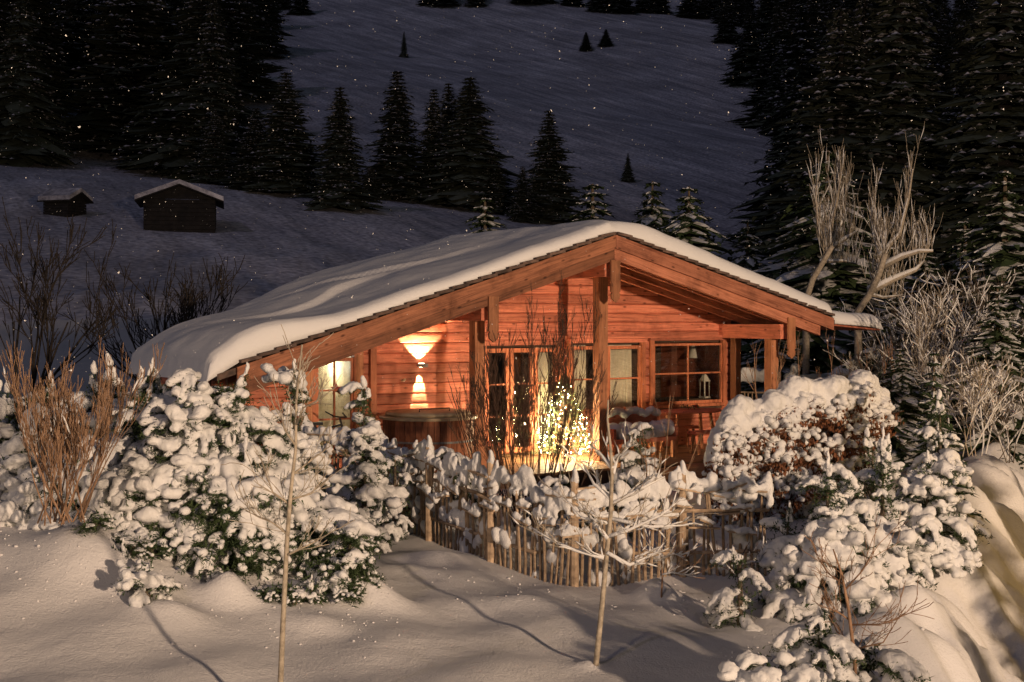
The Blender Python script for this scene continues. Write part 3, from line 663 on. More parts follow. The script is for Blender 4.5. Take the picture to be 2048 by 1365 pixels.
for zz, rr, aa, e in ((.25, .5, 3.6, 22), (.3, .5, 5.2, 22), (.55, .38, 4.2, 18), (.9, .26, 3.3, 14), (.6, .42, 1.8, 22), (.25, .5, .6, 14), (1.2, .14, 4.6, 8)):
    l = bpy.data.lights.new('fairy_glow', 'POINT'); l.energy = e*(2.6 if zz < .35 else 4.6); l.color = (1, .76, .42); l.shadow_soft_size = .035
    link('fairy_glow', l, ct, (rr*math.cos(aa), rr*math.sin(aa), zz))

# ---------------------------------------------------------------- snowy branch library
def blades(mb, p, n, ln, sp, rnd, width=.006, updown=.2):
    for _ in range(n):
        q = p+Vector((rnd.gauss(0, sp), rnd.gauss(0, sp), rnd.gauss(0, sp)))
        d = Vector((rnd.gauss(0, 1), rnd.gauss(0, 1), rnd.gauss(-updown, .8))).normalized()*ln*rnd.uniform(.6, 1.3)
        s = d.cross(Vector((rnd.gauss(0, 1), rnd.gauss(0, 1), rnd.gauss(0, 1)))).normalized()*width
        mb.add([q-s, q+s, q+d], [(0, 1, 2)])
LIB = {'palm': [], 'candle': [], 'pad': [], 'small': []}
def mk_palm(seed, leafy=None):
    rnd = random.Random(seed); bl = []; nb = MB(); L = rnd.uniform(.34, .5); nf = rnd.randint(3, 6)
    for i in range(5): t = i/4*.4; bl.append((L*t, rnd.gauss(0, .01), .045-.1*t*t, .075, .065+.03*t, .055))
    for f_ in range(nf):
        a = lerp(-1.05, 1.05, f_/(nf-1))+rnd.gauss(0, .12); l = L*rnd.uniform(.45, .8)*(1-.25*abs(a)); b0 = Vector((L*.28, 0, .03)); r0 = rnd.uniform(.048, .066); dr = rnd.uniform(.35, 1.05)
        N = 7; tip = None
        for i in range(N):
            t = i/(N-1); p = b0+Vector((math.cos(a)*l*t, math.sin(a)*l*t, -dr*l*t*t*.9+.02)); r = r0*(1.12-.38*t)*rnd.uniform(.86, 1.14)
            bl.append((p.x, p.y, p.z, r, r, r*rnd.uniform(.85, 1.1))); tip = p
            if i > 0: blades(nb, p+Vector((0, 0, -r*.85)), 13, .05, .028, rnd)
        blades(nb, tip+Vector((math.cos(a)*.03, math.sin(a)*.03, -.04)), 14, .05, .018, rnd)
    nb.tube([(0, 0, -.02), (L*.5, 0, .0)], [.012, .006], 5)
    return blobs_mesh('snow_load', bl, M['snow'], .019, 2), mesh('branch', nb.v, nb.f, M['needle'])
def mk_candle(seed):
    rnd = random.Random(seed); bl = []; nb = MB(); h = rnd.uniform(.28, .42)
    nb.tube([(0, 0, -.1), (0, 0, h)], [.014, .008], 5)
    for i in range(10): blades(nb, Vector((0, 0, h*i/10)), 14, .05, .03, rnd, updown=-.5)
    r = rnd.uniform(.04, .055)
    for i in range(5): bl.append((rnd.gauss(0, .006), rnd.gauss(0, .006), h+.02+i*.028, r*(1-.04*i*i*.6), r*(1-.04*i*i*.6), .045))
    for k in range(rnd.randint(2, 5)):
        a = rnd.uniform(0, 6.28); zz = h*rnd.uniform(.1, .75); q = Vector((math.cos(a)*.075, math.sin(a)*.075, zz))
        for i in range(3): bl.append((q.x*(1-.15*i), q.y*(1-.15*i), q.z+i*.035, .038, .038, .04))
        nb.tube([(0, 0, zz-.08), q-Vector((0, 0, .02))], .008, 4); blades(nb, q-Vector((0, 0, .05)), 16, .04, .02, rnd)
        if rnd.random() < .6: bl.append((q.x*.4, q.y*.4, zz-.02, .05, .05, .04))
    return blobs_mesh('snow_load', bl, M['snow'], .016, 2), mesh('branch', nb.v, nb.f, M['needle'])
def mk_pad(seed):
    rnd = random.Random(seed); bl = []; nb = MB()
    for i in range(13): bl.append((rnd.uniform(-.05, .30), rnd.uniform(-.18, .18), rnd.uniform(-.02, .05)-.02, rnd.uniform(.06, .12), rnd.uniform(.06, .12), rnd.uniform(.045, .08)))
    for i in range(3):
        a = rnd.uniform(-1.2, 1.2); 
        for k in range(4): bl.append((.2+math.cos(a)*.045*k, math.sin(a)*.06*k, -.02-.035*k, .05, .05, .05))
    for i in range(16): blades(nb, Vector((rnd.uniform(0, .32), rnd.uniform(-.17, .17), rnd.uniform(-.1, -.05))), 10, .06, .025, rnd)
    nb.tube([(-.1, 0, -.1), (.2, 0, -.02)], [.012, .006], 5)
    return blobs_mesh('snow_load', bl, M['snow'], .019, 2), mesh('branch', nb.v, nb.f, M['needle'])
def mk_small(seed):      # clump of withered leaves under a little snow (hedge)
    rnd = random.Random(seed); bl = []; nb = MB()
    for i in range(rnd.randint(4, 7)): bl.append((rnd.uniform(-.02, .12), rnd.uniform(-.09, .09), rnd.uniform(-.02, .05), rnd.uniform(.028, .052), rnd.uniform(.028, .052), rnd.uniform(.025, .045)))
    for i in range(22):
        p = Vector((rnd.uniform(0, .15), rnd.uniform(-.12, .12), rnd.uniform(-.10, -.01))); d = Vector((rnd.gauss(.2, .5), rnd.gauss(0, .5), -1)).normalized()*rnd.uniform(.035, .065); s = d.cross(Vector((rnd.gauss(0, 1), rnd.gauss(0, 1), .2))).normalized()*.014
        nb.add([p, p+d*.5-s, p+d, p+d*.5+s], [(0, 1, 2), (0, 2, 3)])
    for i in range(5): nb.tube([(0, 0, -.05), (rnd.uniform(.05, .15), rnd.uniform(-.1, .1), rnd.uniform(-.05, .05))], .004, 3, False)
    return blobs_mesh('snow_load', bl, M['snow'], .014, 2), mesh('branch', nb.v, nb.f, M['leaf'])
def mk_fleck(seed):
    rnd = random.Random(seed); bl = []; nb = MB(); L = rnd.uniform(.3, .42)
    for f_ in range(5):
        a = lerp(-.9, .9, f_/4)+rnd.gauss(0, .1); l = L*rnd.uniform(.6, 1)
        nb.tube([(0, 0, 0), (math.cos(a)*l*.5, math.sin(a)*l*.5, .02), (math.cos(a)*l, math.sin(a)*l, -.05)], [.01, .007, .004], 4, False)
        for i in range(8):
            t = i/7; p = Vector((math.cos(a)*l*t, math.sin(a)*l*t, .03*math.sin(t*3)-.06*t*t)); blades(nb, p, 22, .055, .02, rnd, .005, -.2)
            if rnd.random() < .42:
                r = rnd.uniform(.018, .036); bl.append((p.x, p.y, p.z+.03, r*1.3, r*1.3, r))
    return blobs_mesh('snow_load', bl, M['snow'], .012, 1), mesh('branch', nb.v, nb.f, M['needle'])
LIB['fleck'] = [mk_fleck(90+k) for k in range(5)]
for k in range(7): LIB['palm'].append(mk_palm(10+k))
for k in range(5): LIB['candle'].append(mk_candle(40+k)); LIB['pad'].append(mk_pad(60+k))
for k in range(6): LIB['small'].append(mk_small(80+k))
def spray(parent, kind, p, yaw, pitch, s, rnd):
    sn, br = rnd.choice(LIB[kind])
    b_ = link('branch', br, parent, p, (rnd.gauss(0, .12), pitch, yaw), s)
    link('snow_load', sn, b_)
def inner(parent, pts_fn, n, rnd, mat='needle', ln=.07):
    mb = MB()
    for _ in range(n): blades(mb, pts_fn(), 6, ln, .05, rnd, .009)
    tag(mb.build('inner_twigs', M[mat], parent), kind='stuff')
def shrub(px, d, top, rad, n, label, shape='dome', name='snowy_shrub', group=None, seed=0, mix=(.62, .10, .36), s0=1.0, dz=0, small=False, lean=0, fl=0.0, cat='shrub'):
    rnd = random.Random(seed+int(px*7+d*13)); loc = at(px, d, dz); h = max(.12, zpx(top, d)-loc[2]-(.2*s0 if shape == 'dome' and rad > .3 else 0))
    t = thing(name, label, cat, loc, 0, group)
    cone = shape == 'cone'
    def env(u): return rad*((1-u)**.75*(.55+.45*min(1, u*5+.35)) if cone else max(0, 1-u**2.2)**.5)
    # rough equal spacing over the envelope
    k = 0; tries = 0; pl = []
    while k < n and tries < n*14:
        tries += 1
        u = rnd.random()**(1.15 if cone else .85); u = min(.97, max(.04, u)); r = env(u)*rnd.uniform(.82, 1.0); a = rnd.uniform(0, 2*math.pi)
        if rnd.random() > env(u)/rad+.12: continue
        p = Vector((r*math.cos(a), r*math.sin(a), u*h)); pull = .17*s0*min(1, r/.25)
        p -= Vector((math.cos(a), math.sin(a), 0))*pull
        if any((p-q).length < .115*s0*(1-.55*tries/(n*14)) for q in pl): continue
        pl.append(p); k += 1
        m = rnd.random(); top_ = u > (.80 if cone else .72)
        kind = 'small' if small else ('candle' if (m < mix[1]*.5 or (top_ and m < mix[1]*2.6)) else 'pad' if m < mix[1]+mix[2] else 'palm')
        if rnd.random() < fl*(1.25-.6*u) and kind != 'candle': kind = 'fleck'
        s = s0*rnd.choice([.7, .85, 1.0, 1.15, 1.4])*(.8 if cone and u > .6 else 1)
        if kind == 'candle': spray(t, kind, p, rnd.uniform(0, 6.28), rnd.gauss(0, .12), min(s, s0*.8), rnd)
        else: spray(t, kind, p, a+rnd.gauss(0, .35), rnd.gauss(.1, .22)-.25*(1 if u > .6 else 0), s, rnd)
    if cone: spray(t, 'candle', Vector((0, 0, h-.36*s0*.9)), 0, 0, s0*.95, rnd)
    MB().tube([(0, 0, -.25), (lean*.5, 0, h*.5), (lean, 0, h-.1)], [.04, .03, .01], 7).build('trunk', M['bark'], t)
    st = MB()
    for q in pl[::2]: st.tube([(0, 0, max(.02, q.z*.6)), q*.6+Vector((0, 0, q.z*.35)), q], [.012, .009, .006], 4, False)
    tag(st.build('twigs', M['bark'], t), kind='stuff')
    def pt():
        u = rnd.random()*.93; r = env(u)*rnd.random()**.5*.8; a = rnd.uniform(0, 6.28); return Vector((r*math.cos(a), r*math.sin(a), u*h))
    inner(t, pt, int(n*4.5), rnd, 'leaf' if small else 'needle')
    return t
GL = 'snow laden evergreen shrubs in the left bed'
SH = [
 (70, 16.6, 742, 1.0, 52, 'broad snowy evergreen at the far left behind the red twigs', 'dome'),
 (215, 16.4, 728, .62, 42, 'snowy evergreen with one tall snow capped shoot beside the red twig bush', 'dome'),
 (300, 15.0, 728, .62, 54, 'tall evergreen mound with finger like snowy shoots left of the roof eave', 'dome'),
 (395, 14.7, 712, .66, 62, 'tallest heap of snow laden branches directly below the roof eave', 'dome'),
 (478, 15.2, 745, .55, 44, 'rounded snowy evergreen where the eave meets the verge boards', 'dome'),
 (588, 15.6, 738, .32, 32, 'narrow upright snowy conifer in front of the left glass door', 'cone'),
 (728, 17.2, 765, .36, 32, 'pointed snowy conifer left of the hot tub', 'cone'),
 (150, 15.2, 885, .72, 44, 'low drooping snowy evergreen under the red twig bush', 'dome'),
 (330, 14.6, 860, .70, 50, 'wide snowy evergreen with hanging white fingers in the middle of the left bed', 'dome'),
 (455, 14.3, 870, .60, 44, 'dense dark needled evergreen patched with snow behind the thin young tree', 'dome'),
 (535, 14.9, 905, .52, 36, 'snowy evergreen with a curved white branch behind the thin tree trunk', 'dome'),
 (635, 14.9, 985, .40, 24, 'drooping snow clad evergreen at the left end of the stick fence', 'dome'),
 (700, 14.1, 1068, .26, 14, 'small twiggy shrub with snow tufts below the left end of the fence', 'dome'),
 (575, 14.5, 1010, .5, 22, 'low dark juniper with snow flecks right in front of the left bed', 'dome'),
 (430, 14.6, 985, .6, 26, 'low spreading juniper at the front edge of the left bed', 'dome'),
 (165, 14.6, 985, .36, 14, 'small drooping clump of white snow fingers at the lower left of the bed', 'dome'),
 (20, 16.0, 880, .6, 30, 'snowy shrub cut by the left picture edge', 'dome'),
]
for i, a in enumerate(SH):
    a = a[:4]+(int(a[4]*1.3),)+a[5:]; shrub(*a, seed=i, group=GL, s0=1.1 if a[3] > .5 else .9, fl={9: .55, 10: .4, 12: .6, 13: .95, 14: .9, 8: .25, 11: .3}.get(i, .08))
# small plants poking through
for px, d, top, rad, n, lab in [(290, 13.0, 1128, .2, 7, 'tiny snow covered plant poking out of the bed edge'), (280, 14.0, 1075, .2, 6, 'small snow tuft plant at the left end of the bed edge'),
        (625, 14.2, 1140, .22, 7, 'tiny leafy plant buried in snow below the juniper'), (455, 14.55, 1160, .14, 5, 'dry stalks poking from the rounded snow mound')]:
    shrub(px, d, top, rad, n, lab, 'dome', 'small_plant', 'small plants poking out of the snow', 3, s0=.6, cat='plant')
rnd = random.Random(6); mb = MB()
for k in range(520):
    u = rnd.random()
    if u < .55: px, d = rnd.uniform(0, 800), rnd.gauss(13.8, .7)
    elif u < .8: px, d = rnd.uniform(1400, 1850), rnd.gauss(13.0, .9)
    else: px, d = rnd.uniform(860, 1500), rnd.gauss(15.3, .5)
    x = (px-CX)/F*d; r_ = rnd.uniform(.004, .014)*(1.6 if rnd.random() < .1 else 1); mb.add(ICO0[0]*np.array([r_*rnd.uniform(.8, 1.6), r_*rnd.uniform(.8, 1.4), r_*.8])+np.array([x, d, g(x, d)+r_*.3]), ICO0[1])
tag(mb.build('snow_crumbs', M['ground'], None, True), 'crumbs of fallen snow scattered on the smooth snow', 'snow crumbs', kind='stuff')
rnd = random.Random(5)
for k in range(16):
    px, d = rnd.uniform(180, 760), rnd.uniform(13.5, 14.6)
    shrub(px, d, HOR+(EYE-at(px, d)[2]-rnd.uniform(.08, .2))/d*F, rnd.uniform(.1, .22), 5, 'tiny twigs with snow crumbs poking out at the foot of the left bed', 'dome', 'small_plant', 'twigs poking out at the foot of the left bed', 30+k, s0=.5, cat='plant', fl=.9)
# centre, behind the fence
GC = 'snowy shrubs between fence and terrace'
for i, a in enumerate([(835, 19.0, 905, .30, 20, 'round snowy shrub right below the hot tub'), (905, 19.2, 880, .35, 18, 'low leafy shrub with snow at the foot of the left porch post'),
        (1120, 18.2, 930, .32, 20, 'snowy shrub at the foot of the bare bush'), (1280, 20.2, 850, .26, 18, 'dark twigged snowy shrub left of the terrace table'), (1240, 18.4, 955, .22, 12, 'snowy shrub in front of the terrace edge log'),
        (640, 18.6, 905, .45, 20, 'big smooth snow covered shrub behind the left end of the fence'), (790, 18.3, 905, .25, 12, 'snow capped shrub behind the fence beneath the conifer')]):
    shrub(*a, 'dome', group=GC, seed=100+i, s0=.85)
# right side
GR = 'snow laden conifers on the right bank'
for i, a in enumerate([
    (1655, 14.9, 935, .64, 60, 'broad snow laden conifer in front of the right end of the fence', 'cone'),
    (1575, 15.4, 1030, .28, 14, 'small snowy conifer tucked against the right end of the fence', 'dome'),
    (1765, 15.9, 905, .5, 40, 'snow laden conifer on the crest of the bank', 'cone'),
    (1855, 16.4, 920, .62, 46, 'spreading conifer with heavy snow arms above the yellow lit bank', 'cone'),
    (1480, 14.3, 1112, .16, 8, 'tiny twig plant with snow blobs below the fence end', 'dome'),
    (1640, 11.3, 1238, .26, 22, 'snow laden little conifer cut by the bottom edge of the picture', 'cone'),
    (1530, 11.3, 1320, .15, 8, 'lowest small snowy sprig left of the bottom conifer', 'dome'),
    (1748, 11.5, 1300, .17, 10, 'small snowy conifer sprig right of the bottom conifer', 'dome'),
    (1745, 18.5, 860, .45, 22, 'snowy shrub behind the bank crest below the hedge', 'dome')]):
    shrub(*a, group=GR, seed=200+i, s0=.92 if a[3] > .4 else .75, name='snowy_conifer', cat='conifer')
# hedge with withered leaves and a thick snow top
hd = thing('hedge', 'clipped hedge with withered leaves under a thick snow cap right of the porch', 'hedge', (0, 0, 0))
rnd = random.Random(77); hp = []
hpath = [(1428, 19.6, 915), (1448, 19.7, 840), (1475, 19.9, 806), (1530, 20.2, 802), (1562, 20.3, 792), (1590, 20.5, 764), (1650, 20.8, 768), (1700, 21.2, 764), (1728, 21.6, 752), (1758, 22.0, 790)]
for i in range(285):
    t = rnd.random()*(len(hpath)-1.001); k = int(t); f_ = t-k; px, d, tp = [lerp(hpath[k][j], hpath[k+1][j], f_) for j in range(3)]
    x = (px-CX)/F*d; zt = zpx(tp, d)-.1; zb = g(x, d)-.1; u = rnd.random()
    spray(hd, 'small', (x+rnd.gauss(0, .05), d-.28-.12*math.sin(u*3)+rnd.gauss(0, .05), lerp(zb, zt, u)), -math.pi/2+rnd.gauss(0, .5), .1, rnd.uniform(1.0, 1.7), rnd)
bl = []
for i in range(64):
    t = i/63*(len(hpath)-1.001); k = int(t); f_ = t-k; px, d, tp = [lerp(hpath[k][j], hpath[k+1][j], f_) for j in range(3)]; x = (px-CX)/F*d
    zt = zpx(tp, d)+.05; r_ = .16+.035*math.sin(i*.61)+rnd.uniform(-.02, .02); bl.append((x, d-.12+rnd.gauss(0, .06), zt-.19+r_*.5, r_, r_*1.25, r_*.95))
    for q in range(2): r2 = rnd.uniform(.07, .12); bl.append((x+rnd.gauss(0, .06), d-.30-rnd.random()*.08, zt-.28-rnd.random()*.12, r2, r2, r2*1.2))
link('snow_cap', blobs_mesh('snow_cap', bl, M['snow'], .025, 6), hd)
mb = MB()
for i in range(900):
    t = rnd.random()*(len(hpath)-1.001); k = int(t); f_ = t-k; px, d, tp = [lerp(hpath[k][j], hpath[k+1][j], f_) for j in range(3)]; x = (px-CX)/F*d; zb = g(x, d)
    blades(mb, Vector((x, d+rnd.uniform(-.2, .3), lerp(zb, zpx(tp, d)-.15, rnd.random()))), 7, .09, .07, rnd, .02)
tag(mb.build('inner_twigs', M['leaf'], hd), kind='stuff')

# ---------------------------------------------------------------- stick fence
def fence(path, label, hgt=1.0, sp=.088, seed=1, detail=True, zoff=0.0):
    rnd = random.Random(seed); f = thing('stick_fence', label, 'fence', (path[0][0], path[0][1], 0)); ox, oy = path[0]
    pts = []; 
    for (a, b), (c, d) in zip(path[:-1], path[1:]):
        L = math.hypot(c-a, d-b); n = max(1, int(L/.02)); pts += [(lerp(a, c, i/n), lerp(b, d, i/n)) for i in range(n)]
    pts = np.array(pts); seg = np.concatenate([[0], np.cumsum(np.hypot(*np.diff(pts, axis=0).T))]); TOT = seg[-1]
    def P(s): return float(np.interp(s, seg, pts[:, 0])), float(np.interp(s, seg, pts[:, 1]))
    var = []
    for k in range(6):
        m = MB(); h = .82+.05*k; wv = [(rnd.gauss(0, .006), rnd.gauss(0, .006), -.1+(h+.1)*i/3) for i in range(4)]
        m.tube(wv, [.021, .02, .019, .016], 6); var.append(mesh('picket', m.v, m.f, M['fence'], False))
    s = 0
    while s < TOT:
        x, y = P(s); link('picket', rnd.choice(var), f, (x-ox, y-oy, g(x, y)+zoff), (rnd.gauss(0, .04), rnd.gauss(0, .045), rnd.uniform(0, 6)), (1, 1, hgt*rnd.uniform(.72, 1.02))); s += sp*rnd.uniform(.85, 1.2)
    s = .05; caps = []
    while s < TOT:
        x, y = P(s); z_ = g(x, y)+zoff; m = MB(); m.tube([(0, 0, -.2), (0, 0, hgt*1.12)], [.055, .048], 8); link('post', mesh('post', m.v, m.f, M['fence']), f, (x-ox, y-.05-oy, z_))
        if detail: link('snow_cap', blobs_mesh('snow_cap', [(0, 0, hgt*1.12+.04*i, .062-.008*i, .062-.008*i, .05) for i in range(4)], M['snow'], .016, 2), f, (x-ox, y-.05-oy, z_))
        s += 1.45
    for zz in (.28, .74):
        s = 0
        while s < TOT-.2:
            e = min(TOT, s+rnd.uniform(1.3, 2.0)); p, q = P(s), P(e); m = MB(); m.tube([(p[0]-ox, p[1]-.035-oy, g(*p)+zz*hgt+zoff), (q[0]-ox, q[1]-.035-oy, g(*q)+zz*hgt+zoff)], .024, 6); m.build('rail', M['fence'], f); s = e-.05
    if not detail: return f
    # short cross slats at many heights, each carrying its snow
    for i in range(int(TOT*8.5)):
        s = rnd.uniform(.1, TOT-.35); l = rnd.uniform(.16, .42); p, q = P(s), P(s+l); zz = hgt*rnd.choice([.5, .6, .68, .76, .84, .92, .98])+rnd.gauss(0, .03); tilt = rnd.gauss(0, .05)
        z0_, z1_ = g(*p)+zz, g(*q)+zz+tilt; off = rnd.uniform(.05, .13); m = MB(); A = Vector((p[0]-ox, p[1]-off-oy, z0_)); B = Vector((q[0]-ox, q[1]-off-oy, z1_)); m.bar(A, B, .07, .022); m.build('slat', M['fence'], f)
        if rnd.random() < .85:
            bl = []; n = max(3, int(l/.045)); hh = rnd.uniform(.03, .075)
            for j in range(n+1):
                c = A.lerp(B, j/n); w_ = hh*(1+.6*math.sin(j*1.3+i))*rnd.uniform(.7, 1.1); bl.append((c.x-A.x, c.y-A.y+rnd.gauss(0, .008), c.z-A.z+.012+w_*.6, .048, .05, max(.02, w_)))
            link('snow_load', blobs_mesh('snow_load', bl, M['snow'], .018, 2, ICO1), f, A)
    # lumps heaped on the fence top
    s = 0
    while s < TOT:
        l = rnd.uniform(.35, .8); bl = []; x0, y0 = P(s); zb = g(x0, y0)+hgt*rnd.uniform(.86, .98); ph = rnd.uniform(0, 6)
        for j in range(int(l/.035)):
            x, y = P(min(TOT, s+j*.035)); hh = max(.02, .12+.06*math.sin(j*.42+ph)+rnd.gauss(0, .012)); dzg = g(x, y)-g(x0, y0)
            bl.append((x-x0, y-y0+rnd.gauss(0, .02), dzg+hh*.5, .055, .075, hh)); 
            if rnd.random() < .3: bl.append((x-x0+rnd.gauss(0, .02), y-y0-.08, dzg-.05-rnd.random()*.1, .04, .04, rnd.uniform(.05, .11)))
            if rnd.random() < .05: 
                for q in range(3): bl.append((x-x0, y-y0, dzg+hh+.03*q, .03, .03, .035))
        link('snow_load', blobs_mesh('snow_load', bl, M['snow'], .02, 2), f, (x0-ox, y0-oy, zb))
        s += l*rnd.uniform(.9, 1.15)
    # snow pillows caught between the pickets behind
    for i in range(int(TOT*10)):
        s = rnd.uniform(0, TOT-.1); x, y = P(s); r_ = rnd.uniform(.055, .12)
        link('snow_load', PILL[i % len(PILL)], f, (x-ox, y+rnd.uniform(.05, .12)-oy, g(x, y)+rnd.uniform(.04, .62)), (0, 0, rnd.uniform(0, 6)), r_/.1)
    return f
PILL = []
for k in range(4):
    rn = random.Random(k); PILL.append(blobs_mesh('snow_lump', [(rn.gauss(0, .04), rn.gauss(0, .03), rn.gauss(0, .05), .1, .07, .1) for _ in range(4)], M['snow'], .03, 3))
fp = [(600, 20.0), (760, 19.2), (860, 18.0), (1000, 16.7), (1130, 15.9), (1240, 16.1), (1400, 16.5), (1540, 16.6)]
fence([((px-CX)/F*d, d) for px, d in fp], 'rustic stick fence heaped with snow in front of the cabin garden', 1.14)
fence([((px-CX)/F*d, d) for px, d in [(1470, 33), (1540, 32.5), (1640, 32), (1720, 31)]], 'distant snow topped stick fence seen between the right porch posts', 1.15, .11, 5, False, .45)
# snow lying on the far fence
bl = [((px-CX)/F*33, 33.1+random.gauss(0, .04), zpx(752, 33)+random.gauss(0, .06), .16, .14, .15) for px in range(1474, 1560, 8)]+[((px-CX)/F*32, 32.1, zpx(752, 32)+random.gauss(0, .1), .14, .14, .13) for px in range(1570, 1720, 11)]
tag(link('snow_bank', blobs_mesh('snow_bank', bl, M['snow'], .05, 3)), 'snow heaped behind the distant fence', 'snow bank', kind='stuff')

# ---------------------------------------------------------------- bare trees and shrubs
def grow(rnd, p, d, L, r, lev, maxlev, segs, spread=.6, upb=.2, nch=(2, 4), wob=.12, shrink=.62, rs=.55):
    n = 5; q = Vector(p); d = Vector(d).normalized(); pts = [q.copy()]; rad = [r]
    for i in range(n):
        d = (d+Vector((rnd.gauss(0, wob), rnd.gauss(0, wob), rnd.gauss(0, wob)+upb*.25))).normalized(); q = q+d*L/n; pts.append(q.copy()); rad.append(r*(1-.62*(i+1)/n))
    segs.append((pts, rad, lev))
    if lev < maxlev:
        for c in range(rnd.randint(*nch)+(1 if lev == 0 else 0)):
            t = rnd.uniform(.3, .98); k = min(n-1, int(t*n)); b = pts[k].lerp(pts[k+1], t*n-k); dd = (pts[k+1]-pts[k]).normalized()
            ax = Vector((rnd.gauss(0, 1), rnd.gauss(0, 1), rnd.gauss(0, 1))).normalized().cross(dd)
            nd_ = (dd*math.cos(spread)+ax.normalized()*math.sin(spread)*rnd.uniform(.7, 1.2)+Vector((0, 0, upb))).normalized()
            grow(rnd, b, nd_, L*shrink*rnd.uniform(.7, 1.15), rad[k]*rs, lev+1, maxlev, segs, spread, upb, nch, wob, shrink, rs)
def bare(name, label, cat, loc, stems, mat, seed, maxlev=3, snow=.0, group=None, part0='trunk', minr=.003, **kw):
    rnd = random.Random(seed); t = thing(name, label, cat, loc, 0, group); lv = {0: MB(), 1: MB()}; sn = MB(); ns = 0
    for (p, d, L, r) in stems:
        segs = []; grow(rnd, p, d, L, r, 0, maxlev, segs, **kw)
        for pts, rad, lev in segs:
            rad = [max(minr, x) for x in rad]
            lv[0 if lev == 0 else 1].tube(pts, rad, 7 if lev == 0 else 4, False)
            dv = (pts[-1]-pts[0]).normalized()
            if snow and abs(dv.z) < .93 and rnd.random() < snow*(1.6-.35*lev):
                a = rnd.randint(0, 2); pp = [p_+Vector((0, 0, max(rad[a+i], .004)*.9)) for i, p_ in enumerate(pts[a:])]; rr = [max(.006, x*rnd.uniform(.8, 1.3)+.007) for x in rad[a:]]; rr[0] *= .4; rr[-1] *= .4
                sn.tube(pp, rr, 6, True); ns += 1
    lv[0].build(part0, M[mat], t, True); 
    if lv[1].v: tag(lv[1].build('twigs', M[mat], t), kind='stuff')
    if ns: tag(sn.build('snow_load', M['snow'], t, True), kind='stuff')
    return t
def pxdir(px0, py0, px1, py1, d, dd=0):     # direction and length between two photo points at depth d
    v = Vector(((px1-px0)/F*d, dd, (py0-py1)/F*d)); return v
# thin young tree, left front
b0 = at(560, 11.0)
def custom_tree(name, label, base, trunk_px, d, r0, branches, mat, snowy, seed, group=None, zoff=0):
    """trunk and boughs follow points seen in the photo at one depth; side depth is randomised"""
    rnd = random.Random(seed); t = thing(name, label, 'tree', base, 0, group)
    def loc(px, py, dy=0): return Vector(((px-CX)/F*d-base[0], dy, zpx(py, d)-base[2]))
    pts = [Vector((0, 0, -.1))]+[loc(a, b, .03*math.sin(b*.03)) for a, b in trunk_px]; n = len(pts)
    MB().tube(pts, [lerp(r0, r0*.28, (i/(n-1))) for i in range(n)], 8).build('trunk', M[mat], t, True)
    tw = MB(); sn = MB()
    for br in branches:
        dy = rnd.uniform(-.35, .35); bp = [loc(a, b, dy*(i/max(1, len(br)-1))) for i, (a, b) in enumerate(br)]
        m = len(bp); rr = [lerp(r0*.42, r0*.14, i/(m-1)) for i in range(m)]
        MB().tube(bp, rr, 6).build('branch', M[mat], t, True)
        if snowy: sn.tube([p+Vector((0, 0, x*1.1)) for p, x in zip(bp, rr)], [max(.008, x*rnd.uniform(.9, 1.7)+.006) for x in rr[:-1]]+[.006], 6)
        for i in range(m-1):
            for k in range(5):
                p = bp[i].lerp(bp[i+1], rnd.random()); segs = []; dv = (bp[i+1]-bp[i]).normalized()
                dd = (dv+Vector((rnd.gauss(0, .5), rnd.gauss(0, .6), rnd.gauss(.35, .45)))).normalized()
                grow(rnd, p, dd, rnd.uniform(.15, .34), r0*.12, 1, 2, segs, .6, .15, (1, 2))
                for pp, r_, lev in segs:
                    tw.tube(pp, [max(.0028, x) for x in r_], 4, False)
                    if snowy and rnd.random() < .4: sn.tube([q+Vector((0, 0, .006)) for q in pp[:4]], [.004, .009, .008, .004], 5)
    tag(tw.build('twigs', M[mat], t), kind='stuff')
    if snowy: tag(sn.build('snow_load', M['snow'], t, True), kind='stuff')
    return t
custom_tree('young_tree', 'thin young bare tree rising in front of the left bed', at(557, 10.6), [(566, 1250), (573, 1080), (583, 980), (590, 900), (594, 800), (603, 690)], 10.6, .025,
    [[(576, 1110), (620, 1090), (665, 1065)], [(577, 1070), (540, 1050), (480, 1030)], [(580, 1010), (545, 985), (525, 930)], [(585, 950), (610, 930), (650, 900)], [(590, 890), (570, 860), (560, 820)],
     [(592, 850), (610, 815), (640, 800)], [(594, 790), (588, 760), (590, 735)], [(580, 1000), (620, 990), (650, 950)]], 'palebark', False, 5)
D2 = dpy(1190, 1326)
custom_tree('young_tree', 'young bare tree with snow lined boughs in front of the fence', at(1190, D2), [(1201, 1240), (1214, 1110), (1221, 1030), (1224, 950), (1222, 900), (1215, 840), (1216, 800)], D2, .029,
    [[(1208, 1118), (1150, 1105), (1100, 1085), (1062, 1062)], [(1214, 1108), (1260, 1135), (1300, 1120), (1345, 1105)], [(1216, 1080), (1190, 1050), (1172, 1020)], [(1218, 1075), (1260, 1060), (1320, 1030), (1350, 1005)],
     [(1222, 1000), (1190, 975), (1170, 935)], [(1224, 1010), (1280, 980), (1330, 955)], [(1226, 950), (1236, 925), (1270, 890)], [(1226, 940), (1200, 910), (1182, 895)], [(1222, 1040), (1300, 1055), (1370, 1050)], [(1220, 1050), (1165, 1040), (1130, 1000)]], 'palebark', True, 6)
